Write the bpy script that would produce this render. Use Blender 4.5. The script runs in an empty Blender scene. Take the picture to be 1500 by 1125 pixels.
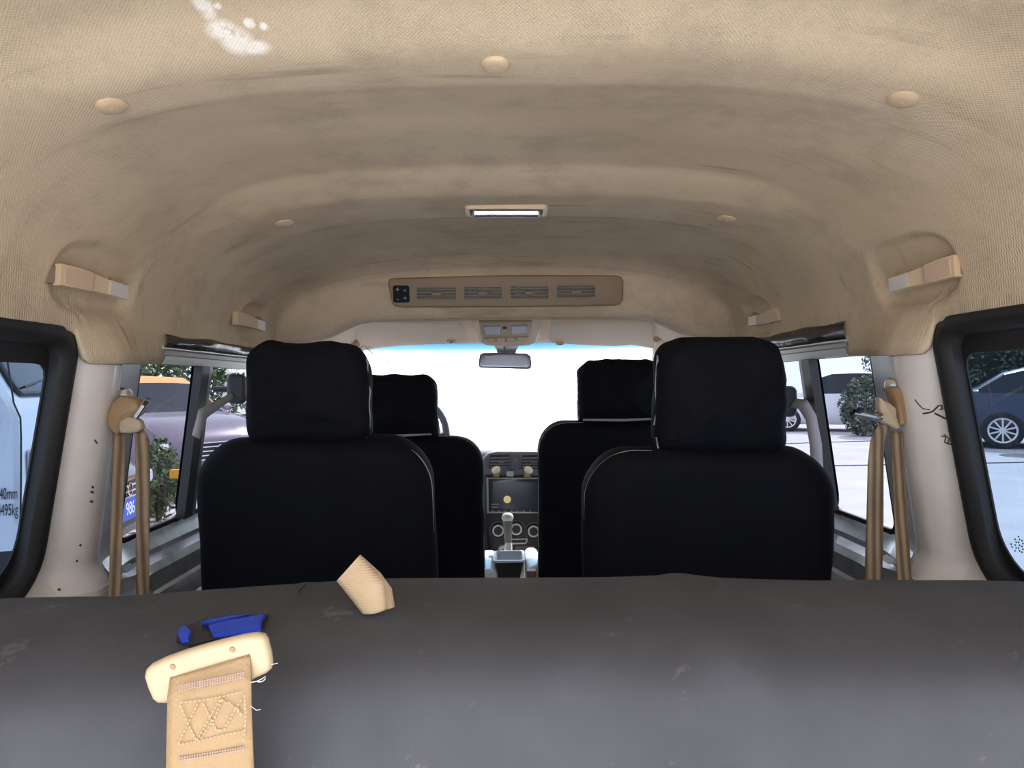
import bpy, bmesh, math, random
from mathutils import Vector, Matrix, noise
from mathutils.geometry import delaunay_2d_cdt
random.seed(7)
H = 1.55                      # eye height above the street
F = 1000.0                    # focal length in pixels of a 1500 px wide frame
CX, CY = 741.0, 565.0
RHO = math.radians(0.65)
RX = Vector((math.cos(RHO), 0, -math.sin(RHO)))
UX = Vector((math.sin(RHO), 0, math.cos(RHO)))
FW = Vector((0, 1, 0))
EYE = Vector((0, 0, H))
C = bpy.context.scene.collection


def P(px, py, d):
    return EYE + RX * ((px - CX) / F * d) + UX * ((CY - py) / F * d) + FW * d


def ray_plane(px, py, p0, n):
    v = RX * ((px - CX) / F) + UX * ((CY - py) / F) + FW
    return EYE + v * ((p0 - EYE).dot(n) / v.dot(n))


def lerp(a, b, t):
    return a + (b - a) * t


def smooth(a, b, x):
    t = max(0.0, min(1.0, (x - a) / (b - a)))
    return t * t * (3 - 2 * t)


def interp(pts, x):
    if x <= pts[0][0]:
        return pts[0][1]
    for (a, b), (c, d) in zip(pts, pts[1:]):
        if x <= c:
            return b + (d - b) * (x - a) / (c - a)
    return pts[-1][1]


# ------------------------------------------------------------------ materials
MATS = {}


def mat(name, col, rough=0.6, metal=0.0, var=0.0, vscale=8.0, bump=0.0, bscale=200.0, spec=0.5, sheen=0.0, coat=0.0):
    if name in MATS:
        return MATS[name]
    m = bpy.data.materials.new(name)
    m.use_nodes = True
    nt = m.node_tree
    b = nt.nodes['Principled BSDF']
    b.inputs['Base Color'].default_value = (*col, 1)
    b.inputs['Roughness'].default_value = rough
    b.inputs['Metallic'].default_value = metal
    b.inputs['Specular IOR Level'].default_value = spec
    if sheen:
        b.inputs['Sheen Weight'].default_value = sheen
    if coat:
        b.inputs['Coat Weight'].default_value = coat
        b.inputs['Coat Roughness'].default_value = 0.08
    tc = nt.nodes.new('ShaderNodeTexCoord')
    if var:
        n = nt.nodes.new('ShaderNodeTexNoise')
        n.inputs['Scale'].default_value = vscale
        n.inputs['Detail'].default_value = 5
        nt.links.new(tc.outputs['Object'], n.inputs['Vector'])
        mx = nt.nodes.new('ShaderNodeMix')
        mx.data_type = 'RGBA'
        mx.inputs[6].default_value = (*[max(0, c * (1 - var)) for c in col], 1)
        mx.inputs[7].default_value = (*[min(1, c * (1 + var)) for c in col], 1)
        rp = nt.nodes.new('ShaderNodeMapRange')
        rp.inputs['From Min'].default_value = 0.3
        rp.inputs['From Max'].default_value = 0.7
        nt.links.new(n.outputs['Fac'], rp.inputs['Value'])
        nt.links.new(rp.outputs['Result'], mx.inputs[0])
        nt.links.new(mx.outputs[2], b.inputs['Base Color'])
    if bump:
        n2 = nt.nodes.new('ShaderNodeTexNoise')
        n2.inputs['Scale'].default_value = bscale
        n2.inputs['Detail'].default_value = 3
        nt.links.new(tc.outputs['Object'], n2.inputs['Vector'])
        bp = nt.nodes.new('ShaderNodeBump')
        bp.inputs['Strength'].default_value = bump
        bp.inputs['Distance'].default_value = 0.002
        nt.links.new(n2.outputs['Fac'], bp.inputs['Height'])
        nt.links.new(bp.outputs['Normal'], b.inputs['Normal'])
    MATS[name] = m
    return m


def glass_mat(name, tint, refl=0.08, haze=0.0):
    if name in MATS:
        return MATS[name]
    m = bpy.data.materials.new(name)
    m.use_nodes = True
    nt = m.node_tree
    nt.nodes.clear()
    out = nt.nodes.new('ShaderNodeOutputMaterial')
    tr = nt.nodes.new('ShaderNodeBsdfTransparent')
    tr.inputs['Color'].default_value = (*tint, 1)
    gl = nt.nodes.new('ShaderNodeBsdfGlossy')
    gl.inputs['Roughness'].default_value = 0.02
    fr = nt.nodes.new('ShaderNodeLayerWeight')
    fr.inputs['Blend'].default_value = 0.5
    pw_ = nt.nodes.new('ShaderNodeMath')
    pw_.operation = 'POWER'
    pw_.inputs[1].default_value = 5.0
    nt.links.new(fr.outputs['Facing'], pw_.inputs[0])
    mu = nt.nodes.new('ShaderNodeMath')
    mu.operation = 'MULTIPLY_ADD'
    mu.inputs[1].default_value = 1 - refl
    mu.inputs[2].default_value = refl
    mu.use_clamp = True
    nt.links.new(pw_.outputs[0], mu.inputs[0])
    mx = nt.nodes.new('ShaderNodeMixShader')
    nt.links.new(mu.outputs[0], mx.inputs[0])
    nt.links.new(tr.outputs[0], mx.inputs[1])
    nt.links.new(gl.outputs[0], mx.inputs[2])
    nt.links.new(mx.outputs[0], out.inputs['Surface'])
    MATS[name] = m
    return m


# ------------------------------------------------------------------ mesh helpers
class MB:
    def __init__(self):
        self.v = []
        self.f = []

    def add(self, vs, fs):
        o = len(self.v)
        self.v += [Vector(p) for p in vs]
        self.f += [tuple(i + o for i in q) for q in fs]
        return self

    def grid(self, rows, closed_u=False):
        n = len(rows[0])
        vs = [p for r in rows for p in r]
        fs = []
        for i in range(len(rows) - 1):
            for j in range(n if closed_u else n - 1):
                k = (j + 1) % n
                fs.append((i * n + j, i * n + k, (i + 1) * n + k, (i + 1) * n + j))
        return self.add(vs, fs)

    def box(self, c, s, R=None):
        c = Vector(c)
        vs = []
        for x in (-.5, .5):
            for y in (-.5, .5):
                for z in (-.5, .5):
                    p = Vector((x * s[0], y * s[1], z * s[2]))
                    if R:
                        p = R @ p
                    vs.append(c + p)
        return self.add(vs, [(0, 1, 3, 2), (4, 6, 7, 5), (0, 4, 5, 1), (2, 3, 7, 6), (0, 2, 6, 4), (1, 5, 7, 3)])

    def tube(self, path, r, n=8, cap=True):
        path = [Vector(p) for p in path]
        rows = []
        prev = None
        for i, p in enumerate(path):
            t = (path[min(i + 1, len(path) - 1)] - path[max(i - 1, 0)]).normalized()
            if prev is None:
                a = Vector((0, 0, 1)) if abs(t.z) < .9 else Vector((1, 0, 0))
                u = t.cross(a).normalized()
            else:
                u = (prev - t * prev.dot(t)).normalized()
            prev = u
            w = t.cross(u)
            rr = r[i] if isinstance(r, (list, tuple)) else r
            rows.append([p + (u * math.cos(2 * math.pi * k / n) + w * math.sin(2 * math.pi * k / n)) * rr for k in range(n)])
        o = len(self.v)
        self.grid(rows, True)
        if cap:
            self.f.append(tuple(o + k for k in range(n))[::-1])
            self.f.append(tuple(o + (len(rows) - 1) * n + k for k in range(n)))
        return self

    def ribbon(self, path, wid, thick):
        """path: centre points, wid: half-width vectors, thick: metres"""
        path = [Vector(p) for p in path]
        rows = []
        for i, p in enumerate(path):
            t = (path[min(i + 1, len(path) - 1)] - path[max(i - 1, 0)]).normalized()
            w = Vector(wid[i] if isinstance(wid, list) else wid)
            nrm = t.cross(w).normalized() * thick / 2
            rows.append([p - w + nrm, p + w + nrm, p + w - nrm, p - w - nrm])
        o = len(self.v)
        self.grid(rows, True)
        self.f.append((o, o + 1, o + 2, o + 3))
        e = o + (len(rows) - 1) * 4
        self.f.append((e + 3, e + 2, e + 1, e))
        return self

    def pad(self, outline, T, r, org, U, V, bulge=0.0, back_bulge=None, rings=5, nz=0.0, nsc=6.0, edge=4, seed=0.0):
        """cushion or rounded plate: outline (u,v) CCW seen from +N, N=UxV points to the front"""
        U, V, org = Vector(U), Vector(V), Vector(org)
        N = U.cross(V).normalized()
        n = len(outline)
        cu = sum(p[0] for p in outline) / n
        cv = sum(p[1] for p in outline) / n
        nor = []
        for i in range(n):
            a, b = outline[i - 1], outline[(i + 1) % n]
            t = Vector((b[0] - a[0], b[1] - a[1]))
            if t.length < 1e-9:
                t = Vector((1, 0))
            t.normalize()
            nor.append((t.y, -t.x))
        if back_bulge is None:
            back_bulge = bulge

        def ring(inset, s, h):
            out = []
            for i, (u, v) in enumerate(outline):
                a, b = u - nor[i][0] * inset, v - nor[i][1] * inset
                a, b = cu + (a - cu) * s, cv + (b - cv) * s
                p = org + U * a + V * b + N * h
                if nz:
                    q = p * nsc + Vector((seed, seed * 2, 0))
                    p = p + Vector((noise.noise(q), noise.noise(q + Vector((9, 3, 5))), noise.noise(q + Vector((2, 7, 1))))) * nz
                out.append(p)
            return out
        rows = []
        for k in range(rings, 0, -1):
            s = max(1e-3, 1 - k / rings)
            rows.append(ring(r, s, -(T / 2 + back_bulge * (1 - s * s))))
        for k in range(edge + 1):
            a = math.pi / 2 * k / edge
            rows.append(ring(r * (1 - math.sin(a)), 1, -(T / 2 - r * (1 - math.cos(a)))))
        for k in range(edge + 1):
            a = math.pi / 2 * (1 - k / edge)
            rows.append(ring(r * (1 - math.sin(a)), 1, T / 2 - r * (1 - math.cos(a))))
        for k in range(1, rings + 1):
            s = max(1e-3, 1 - k / rings)
            rows.append(ring(r, s, T / 2 + bulge * (1 - s * s)))
        return self.grid(rows, True)

    def lathe(self, prof, org, axis, n=24):
        axis = Vector(axis).normalized()
        a = Vector((0, 0, 1)) if abs(axis.z) < .9 else Vector((1, 0, 0))
        u = axis.cross(a).normalized()
        w = axis.cross(u)
        org = Vector(org)
        rows = [[org + axis * h + (u * math.cos(2 * math.pi * k / n) + w * math.sin(2 * math.pi * k / n)) * max(r, 1e-4) for k in range(n)] for r, h in prof]
        return self.grid(rows, True)

    def build(self, name, m, parent=None, label=None, smooth=True, auto=40):
        me = bpy.data.meshes.new(name)
        org = Vector((0, 0, 0))
        me.from_pydata([tuple(v - org) for v in self.v], [], self.f)
        me.update()
        bm = bmesh.new()
        bm.from_mesh(me)
        bmesh.ops.remove_doubles(bm, verts=bm.verts, dist=1e-5)
        bmesh.ops.recalc_face_normals(bm, faces=bm.faces)
        if smooth:
            for f in bm.faces:
                f.smooth = True
            lim = math.radians(auto)
            for e in bm.edges:
                if len(e.link_faces) == 2 and e.calc_face_angle(0) > lim:
                    e.smooth = False
        bm.to_mesh(me)
        bm.free()
        me.materials.append(m)
        o = bpy.data.objects.new(name, me)
        C.objects.link(o)
        if parent is not None:
            o.parent = parent
            o.matrix_parent_inverse = parent.matrix_world.inverted() if parent.type != 'EMPTY' else Matrix.Translation(-parent.location) if not any(parent.rotation_euler) else (Matrix.Translation(parent.location) @ parent.rotation_euler.to_matrix().to_4x4()).inverted()
        if label:
            o['label'] = label
        return o


def rrect(w, h, r, n=6, top=None, cx=0.0, cy=0.0, den=0):
    """rounded rectangle outline, CCW; r = scalar or (bl, br, tr, tl); top = width factor at the top; den>0 adds points on the long edges"""
    if not isinstance(r, (tuple, list)):
        r = (r,) * 4
    cs = [(-w / 2 + r[0], -h / 2 + r[0], r[0], math.pi), (w / 2 - r[1], -h / 2 + r[1], r[1], 1.5 * math.pi),
          (w / 2 - r[2], h / 2 - r[2], r[2], 0), (-w / 2 + r[3], h / 2 - r[3], r[3], .5 * math.pi)]
    pts = []
    for (x, y, rr, a0) in cs:
        for k in range(n + 1):
            a = a0 + math.pi / 2 * k / n
            pts.append((x + rr * math.cos(a), y + rr * math.sin(a)))
    if den:
        out = []
        for i, p in enumerate(pts):
            q = pts[(i + 1) % len(pts)]
            out.append(p)
            L = math.hypot(q[0] - p[0], q[1] - p[1])
            k = int(L / den)
            for j in range(1, k):
                out.append((lerp(p[0], q[0], j / k), lerp(p[1], q[1], j / k)))
        pts = out
    if top:
        pts = [(x * lerp(1, top, (y + h / 2) / h), y) for x, y in pts]
    return [(x + cx, y + cy) for x, y in pts]


def tag(o, label, cat, group=None):
    o['label'] = label
    o['category'] = cat
    if group:
        o['group'] = group
    return o


def thing(name, label, cat, loc, group=None, rotz=0.0):
    o = bpy.data.objects.new(name, None)
    C.objects.link(o)
    o.location = loc
    o.rotation_euler = (0, 0, rotz)
    o.empty_display_size = 0.05
    return tag(o, label, cat, group)


def struct(o):
    o['kind'] = 'structure'
    return o


def lettering(text, size, m, org, U, V, parent, name='lettering', sx=1.0, off=0.0, align='CENTER'):
    U = Vector(U).normalized()
    V = Vector(V).normalized()
    N = U.cross(V)
    cu = bpy.data.curves.new(name, 'FONT')
    cu.body = text
    cu.size = size
    cu.extrude = 0.0006
    cu.align_x = align
    cu.align_y = 'CENTER'
    cu.materials.append(m)
    o = bpy.data.objects.new(name, cu)
    C.objects.link(o)
    M = Matrix(((U.x * sx, V.x, N.x, 0), (U.y * sx, V.y, N.y, 0), (U.z * sx, V.z, N.z, 0), (0, 0, 0, 1)))
    p = Vector(org) + N * off
    M.translation = p
    tmp = o
    me = bpy.data.meshes.new_from_object(tmp)
    bpy.data.objects.remove(tmp)
    o = bpy.data.objects.new(name, me)
    C.objects.link(o)
    if parent is not None:
        o.parent = parent
        pm = Matrix.Translation(parent.location) @ parent.rotation_euler.to_matrix().to_4x4()
        o.matrix_basis = pm.inverted() @ M
    else:
        o.matrix_basis = M
    return o


def solid_out(o, thick, inside):
    """thicken a skin away from a point inside it"""
    sgn = sum((p.center - inside).dot(p.normal) * p.area for p in o.data.polygons)
    sm = o.modifiers.new('thick', 'SOLIDIFY')
    sm.thickness = thick
    sm.offset = 1 if sgn > 0 else -1


X, Y, Z = Vector((1, 0, 0)), Vector((0, 1, 0)), Vector((0, 0, 1))


def V3(x, d, h):
    return Vector((x, d, H + h))


# ------------------------------------------------------------------ palette
def headliner_mat():
    m = bpy.data.materials.new('beige_headliner_fabric')
    m.use_nodes = True
    nt = m.node_tree
    L = nt.links.new
    b = nt.nodes['Principled BSDF']
    b.inputs['Roughness'].default_value = 0.95
    b.inputs['Specular IOR Level'].default_value = 0.15
    tc = nt.nodes.new('ShaderNodeTexCoord')

    def nz(scale, det, lo, hi, rough=.55, vec=None):
        n = nt.nodes.new('ShaderNodeTexNoise')
        n.inputs['Scale'].default_value = scale
        n.inputs['Detail'].default_value = det
        n.inputs['Roughness'].default_value = rough
        L(vec or tc.outputs['Object'], n.inputs['Vector'])
        r = nt.nodes.new('ShaderNodeMapRange')
        r.inputs['From Min'].default_value = lo
        r.inputs['From Max'].default_value = hi
        L(n.outputs['Fac'], r.inputs['Value'])
        return r.outputs['Result']

    def mix(fac, a, c):
        mx = nt.nodes.new('ShaderNodeMix')
        mx.data_type = 'RGBA'
        if isinstance(fac, float):
            mx.inputs[0].default_value = fac
        else:
            L(fac, mx.inputs[0])
        for s, v in ((6, a), (7, c)):
            if isinstance(v, tuple):
                mx.inputs[s].default_value = (*v, 1)
            else:
                L(v, mx.inputs[s])
        return mx.outputs[2]

    def math_(op, a, c):
        n = nt.nodes.new('ShaderNodeMath')
        n.operation = op
        for i, v in enumerate((a, c)):
            if isinstance(v, (int, float)):
                n.inputs[i].default_value = v
            else:
                L(v, n.inputs[i])
        return n.outputs[0]
    col = mix(nz(3.0, 4, .35, .65), (0.62, 0.50, 0.345), (0.70, 0.575, 0.405))
    col = mix(math_('MULTIPLY', nz(8.0, 6, .48, .70, .7), .42), col, (0.32, 0.265, 0.20))
    # scuffs: thin dark scratches, stretched noise
    mp = nt.nodes.new('ShaderNodeMapping')
    mp.inputs['Rotation'].default_value = (0.3, 0.2, 0.6)
    mp.inputs['Scale'].default_value = (3.0, 26.0, 9.0)
    L(tc.outputs['Object'], mp.inputs['Vector'])
    col = mix(math_('MULTIPLY', math_('MULTIPLY', nz(1.0, 4, .58, .68, .6, mp.outputs[0]), nz(2.2, 2, .46, .60)), .45), col, (0.24, 0.19, 0.14))
    # fine fibre speckle
    col = mix(math_('MULTIPLY', nz(420.0, 2, .55, .75), .28), col, (0.26, 0.21, 0.15))
    # chalky plaster smear on the headliner near the tailgate
    sp = nt.nodes.new('ShaderNodeSeparateXYZ')
    L(tc.outputs['Object'], sp.inputs[0])

    def blob(px, py, d, rx, ry):
        p = P(px, py, d * .98)
        dx = math_('DIVIDE', math_('SUBTRACT', sp.outputs[0], p.x), rx)
        dy = math_('DIVIDE', math_('SUBTRACT', sp.outputs[1], p.y), ry)
        rr = math_('SQRT', math_('ADD', math_('MULTIPLY', dx, dx), math_('MULTIPLY', dy, dy)), 0)
        r = nt.nodes.new('ShaderNodeMapRange')
        r.inputs['From Min'].default_value = 1.0
        r.inputs['From Max'].default_value = 0.1
        L(rr, r.inputs['Value'])
        return r.outputs['Result']
    B = 0.765
    s = blob(347, 57, .775, .022, .022)
    for a in ((325, 42, .76, .020, .016), (297, 12, .725, .012, .030), (318, 16, .73, .006, .006), (365, 40, .755, .008, .008), (386, 40, .76, .006, .006), (372, 72, .785, .022, .012)):
        s = math_('MAXIMUM', s, blob(*a))
    s = math_('MINIMUM', math_('MULTIPLY', math_('MULTIPLY', s, nz(60.0, 4, .25, .45)), 1.7), 1.0)
    col = mix(s, col, (0.98, 0.93, 0.84))
    L(col, b.inputs['Base Color'])
    # woven bump
    wv = []
    for rot in (.79, -.79):
        mpp = nt.nodes.new('ShaderNodeMapping')
        mpp.inputs['Rotation'].default_value = (0, 0, rot)
        L(tc.outputs['Object'], mpp.inputs['Vector'])
        w = nt.nodes.new('ShaderNodeTexWave')
        w.inputs['Scale'].default_value = 95
        w.inputs['Distortion'].default_value = 1.0
        L(mpp.outputs[0], w.inputs['Vector'])
        wv.append(w.outputs['Fac'])
    hgt = math_('ADD', math_('MULTIPLY', wv[0], wv[1]), math_('MULTIPLY', nz(300, 3, .2, .8), .8))
    bp = nt.nodes.new('ShaderNodeBump')
    bp.inputs['Strength'].default_value = 0.35
    bp.inputs['Distance'].default_value = 0.0012
    L(hgt, bp.inputs['Height'])
    L(bp.outputs['Normal'], b.inputs['Normal'])
    return m


def webbing_mat(name, c1, c2, bands=5.0):
    m = bpy.data.materials.new(name)
    m.use_nodes = True
    nt = m.node_tree
    L = nt.links.new
    b = nt.nodes['Principled BSDF']
    b.inputs['Roughness'].default_value = 0.75
    tc = nt.nodes.new('ShaderNodeTexCoord')
    w = nt.nodes.new('ShaderNodeTexWave')
    w.bands_direction = 'X'
    w.inputs['Scale'].default_value = bands
    w.inputs['Distortion'].default_value = 0.6
    L(tc.outputs['Object'], w.inputs['Vector'])
    mx = nt.nodes.new('ShaderNodeMix')
    mx.data_type = 'RGBA'
    mx.inputs[6].default_value = (*c1, 1)
    mx.inputs[7].default_value = (*c2, 1)
    L(w.outputs['Fac'], mx.inputs[0])
    n = nt.nodes.new('ShaderNodeTexNoise')
    n.inputs['Scale'].default_value = 14
    L(tc.outputs['Object'], n.inputs['Vector'])
    mx2 = nt.nodes.new('ShaderNodeMix')
    mx2.data_type = 'RGBA'
    mx2.blend_type = 'MULTIPLY'
    mx2.inputs[0].default_value = 0.5
    L(mx.outputs[2], mx2.inputs[6])
    L(n.outputs['Fac'], mx2.inputs[7])
    L(mx2.outputs[2], b.inputs['Base Color'])
    w2 = nt.nodes.new('ShaderNodeTexWave')
    w2.bands_direction = 'Z'
    w2.inputs['Scale'].default_value = 170
    L(tc.outputs['Object'], w2.inputs['Vector'])
    bp = nt.nodes.new('ShaderNodeBump')
    bp.inputs['Strength'].default_value = 0.3
    bp.inputs['Distance'].default_value = 0.001
    L(w2.outputs['Fac'], bp.inputs['Height'])
    L(bp.outputs['Normal'], b.inputs['Normal'])
    return m


HEAD = headliner_mat()
BEIGE = mat('beige_plastic', (0.62, 0.48, 0.31), .42, var=.06, vscale=12)
BEIGE2 = mat('tan_vent_plastic', (0.29, 0.205, 0.12), .5, var=.06, vscale=10)
CREAM = mat('cream_plastic', (0.42, 0.33, 0.205), .38, var=.05, vscale=20)
CABIN = mat('cream_cab_lining', (0.84, 0.71, 0.56), .85, var=.05, vscale=6, bump=.2)
SILVER = mat('silver_paint', (0.80, 0.75, 0.71), .42, .0, var=.06, vscale=14, coat=.3)
GREYMET = mat('grey_metal_trim', (0.36, 0.38, 0.40), .3, .6, var=.1, vscale=20)
RAIL = mat('light_grey_rail', (0.55, 0.55, 0.53), .35, .4)
RUBBER = mat('black_rubber', (0.012, 0.012, 0.013), .55, bump=.2, bscale=90)
BFILM = mat('black_plastic_film', (0.02, 0.02, 0.022), .22, bump=.6, bscale=30)
SEATF = mat('black_seat_cover_cloth', (0.0055, 0.0062, 0.0095), .8, var=.15, vscale=20, bump=.25, bscale=350, spec=.14)
BENCHF = mat('charcoal_bench_cloth', (0.054, 0.055, 0.063), .75, var=.14, vscale=14, bump=.12, bscale=900, spec=.25)
PIPE = mat('grey_white_piping', (0.34, 0.35, 0.37), .6)
CHROME = mat('chrome', (0.75, 0.74, 0.72), .15, 1.0)
BRUSH = mat('brushed_silver', (0.72, 0.70, 0.67), .38, .45)
BLACKP = mat('black_plastic', (0.015, 0.016, 0.018), .4)
DASHM = mat('grey_dashboard_plastic', (0.16, 0.165, 0.19), .6, bump=.2, bscale=250)
DASHD = mat('dark_console_plastic', (0.035, 0.034, 0.034), .4, var=.1)
WHITEP = mat('white_plastic', (0.75, 0.77, 0.80), .4)
WEBT = webbing_mat('tan_brown_webbing', (0.17, 0.105, 0.055), (0.46, 0.33, 0.20), 22)
WEBB = mat('beige_webbing', (0.31, 0.205, 0.105), .75, var=.06, vscale=30, bump=.4, bscale=500)
WEBG = mat('grey_webbing', (0.30, 0.30, 0.30), .7)
BLUE = mat('blue_lining_cloth', (0.015, 0.05, 0.42), .6, var=.2, vscale=60)
FLOORM = mat('dark_floor_mat', (0.05, 0.048, 0.045), .85, var=.2, vscale=8, bump=.4, bscale=120)
GL_REAR = glass_mat('privacy_tinted_glass', (0.115, 0.15, 0.205), .05)
GL_SLIDE = glass_mat('side_window_glass', (0.215, 0.225, 0.275), .07)
GL_FRONT = glass_mat('windshield_glass', (0.86, 0.90, 0.92), .04)
GL_BAND = glass_mat('blue_shade_band_glass', (0.06, 0.30, 0.62), .04)


def _band():
    nt_ = GL_BAND.node_tree
    tr = next(n for n in nt_.nodes if n.type == 'BSDF_TRANSPARENT')
    tc_ = nt_.nodes.new('ShaderNodeTexCoord')
    sx_ = nt_.nodes.new('ShaderNodeSeparateXYZ')
    nt_.links.new(tc_.outputs['Object'], sx_.inputs[0])
    mr_ = nt_.nodes.new('ShaderNodeMapRange')
    mr_.inputs['From Min'].default_value = H + .135
    mr_.inputs['From Max'].default_value = H + .198
    nt_.links.new(sx_.outputs[2], mr_.inputs['Value'])
    cr_ = nt_.nodes.new('ShaderNodeValToRGB')
    cr_.color_ramp.elements[0].color = (.86, .90, .92, 1)
    cr_.color_ramp.elements[1].color = (.012, .075, .18, 1)
    e_ = cr_.color_ramp.elements.new(.5)
    e_.color = (.09, .19, .26, 1)
    nt_.links.new(mr_.outputs[0], cr_.inputs[0])
    nt_.links.new(cr_.outputs[0], tr.inputs['Color'])


_band()

# ------------------------------------------------------------------ van shell
PILX = [(1.08, 0), (1.13, .004), (1.155, .026), (1.19, .036), (1.225, .034), (1.26, .022), (1.30, .011), (1.345, .002), (1.37, 0)]


def bulge(d):
    return interp(PILX, d)


WALLP = [(.20, .735), (.125, .728), (.07, .72), (-.305, .771), (-.318, .765), (-.335, .752), (-.345, .750), (-.352, .722), (-.366, .712), (-.40, .708),
         (-.405, .700), (-.42, .694), (-.44, .69), (-.452, .664), (-.47, .66), (-1.1, .66)]
WALLP = sorted(WALLP)


def xwall(h, d):
    x = interp(WALLP, h)
    if d < 1.31 and h < -.305:
        # behind the rear pillar the lower panel is plain
        x = lerp(max(x, lerp(.72, .771, (.07 - h) / .375) - .03), x, smooth(1.25, 1.31, d))
    return x - bulge(d) * (1 - smooth(.050, .075, h)) * (1 if h > -.5 else .6)


def wall_mesh(side, d0, d1, h0, h1, holes, nd=60, nh=60, hs_extra=()):
    pts = []
    edges = []

    def loop(poly):
        o = len(pts)
        pts.extend(Vector(p) for p in poly)
        edges.extend((o + i, o + (i + 1) % len(poly)) for i in range(len(poly)))
    outer = [(d0, h0)] + [(lerp(d0, d1, i / nd), h0) for i in range(1, nd)] + [(d1, h0)] + [(d1, lerp(h0, h1, i / nh)) for i in range(1, nh)] + \
            [(d1, h1)] + [(lerp(d1, d0, i / nd), h1) for i in range(1, nd)] + [(d0, h1)] + [(d0, lerp(h1, h0, i / nh)) for i in range(1, nh)]
    loop(outer)
    for hpoly in holes:
        loop(hpoly)
    ds = [lerp(d0, d1, i / nd) for i in range(1, nd)] + [p[0] for p in PILX if d0 < p[0] < d1]
    hs = [lerp(h0, h1, i / nh) for i in range(1, nh)] + [p[0] for p in WALLP if h0 < p[0] < h1]
    for d in ds:
        for h in hs:
            pts.append(Vector((d, h)))
    vs, es, fs, *_ = delaunay_2d_cdt(pts, edges, [], 1, 1e-5)

    def inside(p, poly):
        c = False
        for i in range(len(poly)):
            a, b = poly[i - 1], poly[i]
            if (a[1] > p[1]) != (b[1] > p[1]) and p[0] < (b[0] - a[0]) * (p[1] - a[1]) / (b[1] - a[1]) + a[0]:
                c = not c
        return c
    keep = []
    for f in fs:
        c = sum((vs[i] for i in f), Vector((0, 0))) / len(f)
        if not any(inside(c, hp) for hp in holes):
            keep.append(tuple(f))
    mb = MB()
    mb.add([V3(side * xwall(v.y, v.x), v.x, v.y) for v in vs], keep)
    return mb


def hole(d0, d1, h0, h1, r):
    o = rrect(d1 - d0, h1 - h0, r, 8, None, (d0 + d1) / 2, (h0 + h1) / 2, .04)
    # the rear side windows lean back towards the bottom
    return [(d + .065 * (h - .09), h) for d, h in o] if d1 < 1.2 else o


REARW = (.33, 1.125, -.335, .095)
SLIDE = (1.350, 2.33, -.30, .105)
FDOOR = (2.52, 3.28, -.29, .11)
for side, nm in ((-1, 'left'), (1, 'right')):
    holes = [hole(*REARW, (.08, .08, .05, .05)), hole(*SLIDE, .012), hole(*FDOOR, .04)]
    w = wall_mesh(side, -.28, 3.75, -1.1, .20, holes, 80, 50).build('wall_' + nm, SILVER)
    solid_out(w, .03, Vector((0, 1.5, 1.2)))
    struct(w)

fl = MB().box((0, 1.75, H - 1.11), (1.4, 4.1, .02)).build('floor', FLOORM)
struct(fl)


# window frames and panes ------------------------------------------------
def frame_ring(mb, side, rect, r_out, wid, proud, off_out=0.0, deep=.006):
    """rubber ring lying on the wall around an opening"""
    d0, d1, h0, h1 = rect
    rows = []
    prof = [(-.004, .0), (-.004, proud * .8), (.006, proud), (wid * .6, proud * .85), (wid, proud * .2), (wid, -deep), (wid - .008, -deep - .004)]
    ol = hole(d0 - off_out, d1 + off_out, h0 - off_out, h1 + off_out, r_out)
    n = len(ol)
    for (ins, up) in prof:
        row = []
        for i, (d, h) in enumerate(ol):
            a, b = ol[i - 1], ol[(i + 1) % n]
            t = Vector((b[0] - a[0], b[1] - a[1])).normalized()
            dd, hh = d - t.y * ins, h + t.x * ins
            x = lerp(.72, .771, (.07 - hh) / .375)
            row.append(V3(side * (x - up), dd, hh))
        rows.append(row)
    mb.grid(rows, True)
    return mb


def pane_mesh(side, rect, r, out, thick=.004):
    d0, d1, h0, h1 = rect
    ol = hole(d0, d1, h0, h1, r)
    mb = MB()
    rings = []
    cx, cy = (d0 + d1) / 2, (h0 + h1) / 2
    for s in (1, .66, .33, .001):
        rings.append([V3(side * (lerp(.72, .771, (.07 - (cy + (h - cy) * s)) / .375) + out), cx + (d - cx) * s, cy + (h - cy) * s) for d, h in ol])
    mb.grid(rings, True)
    return mb


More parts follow.
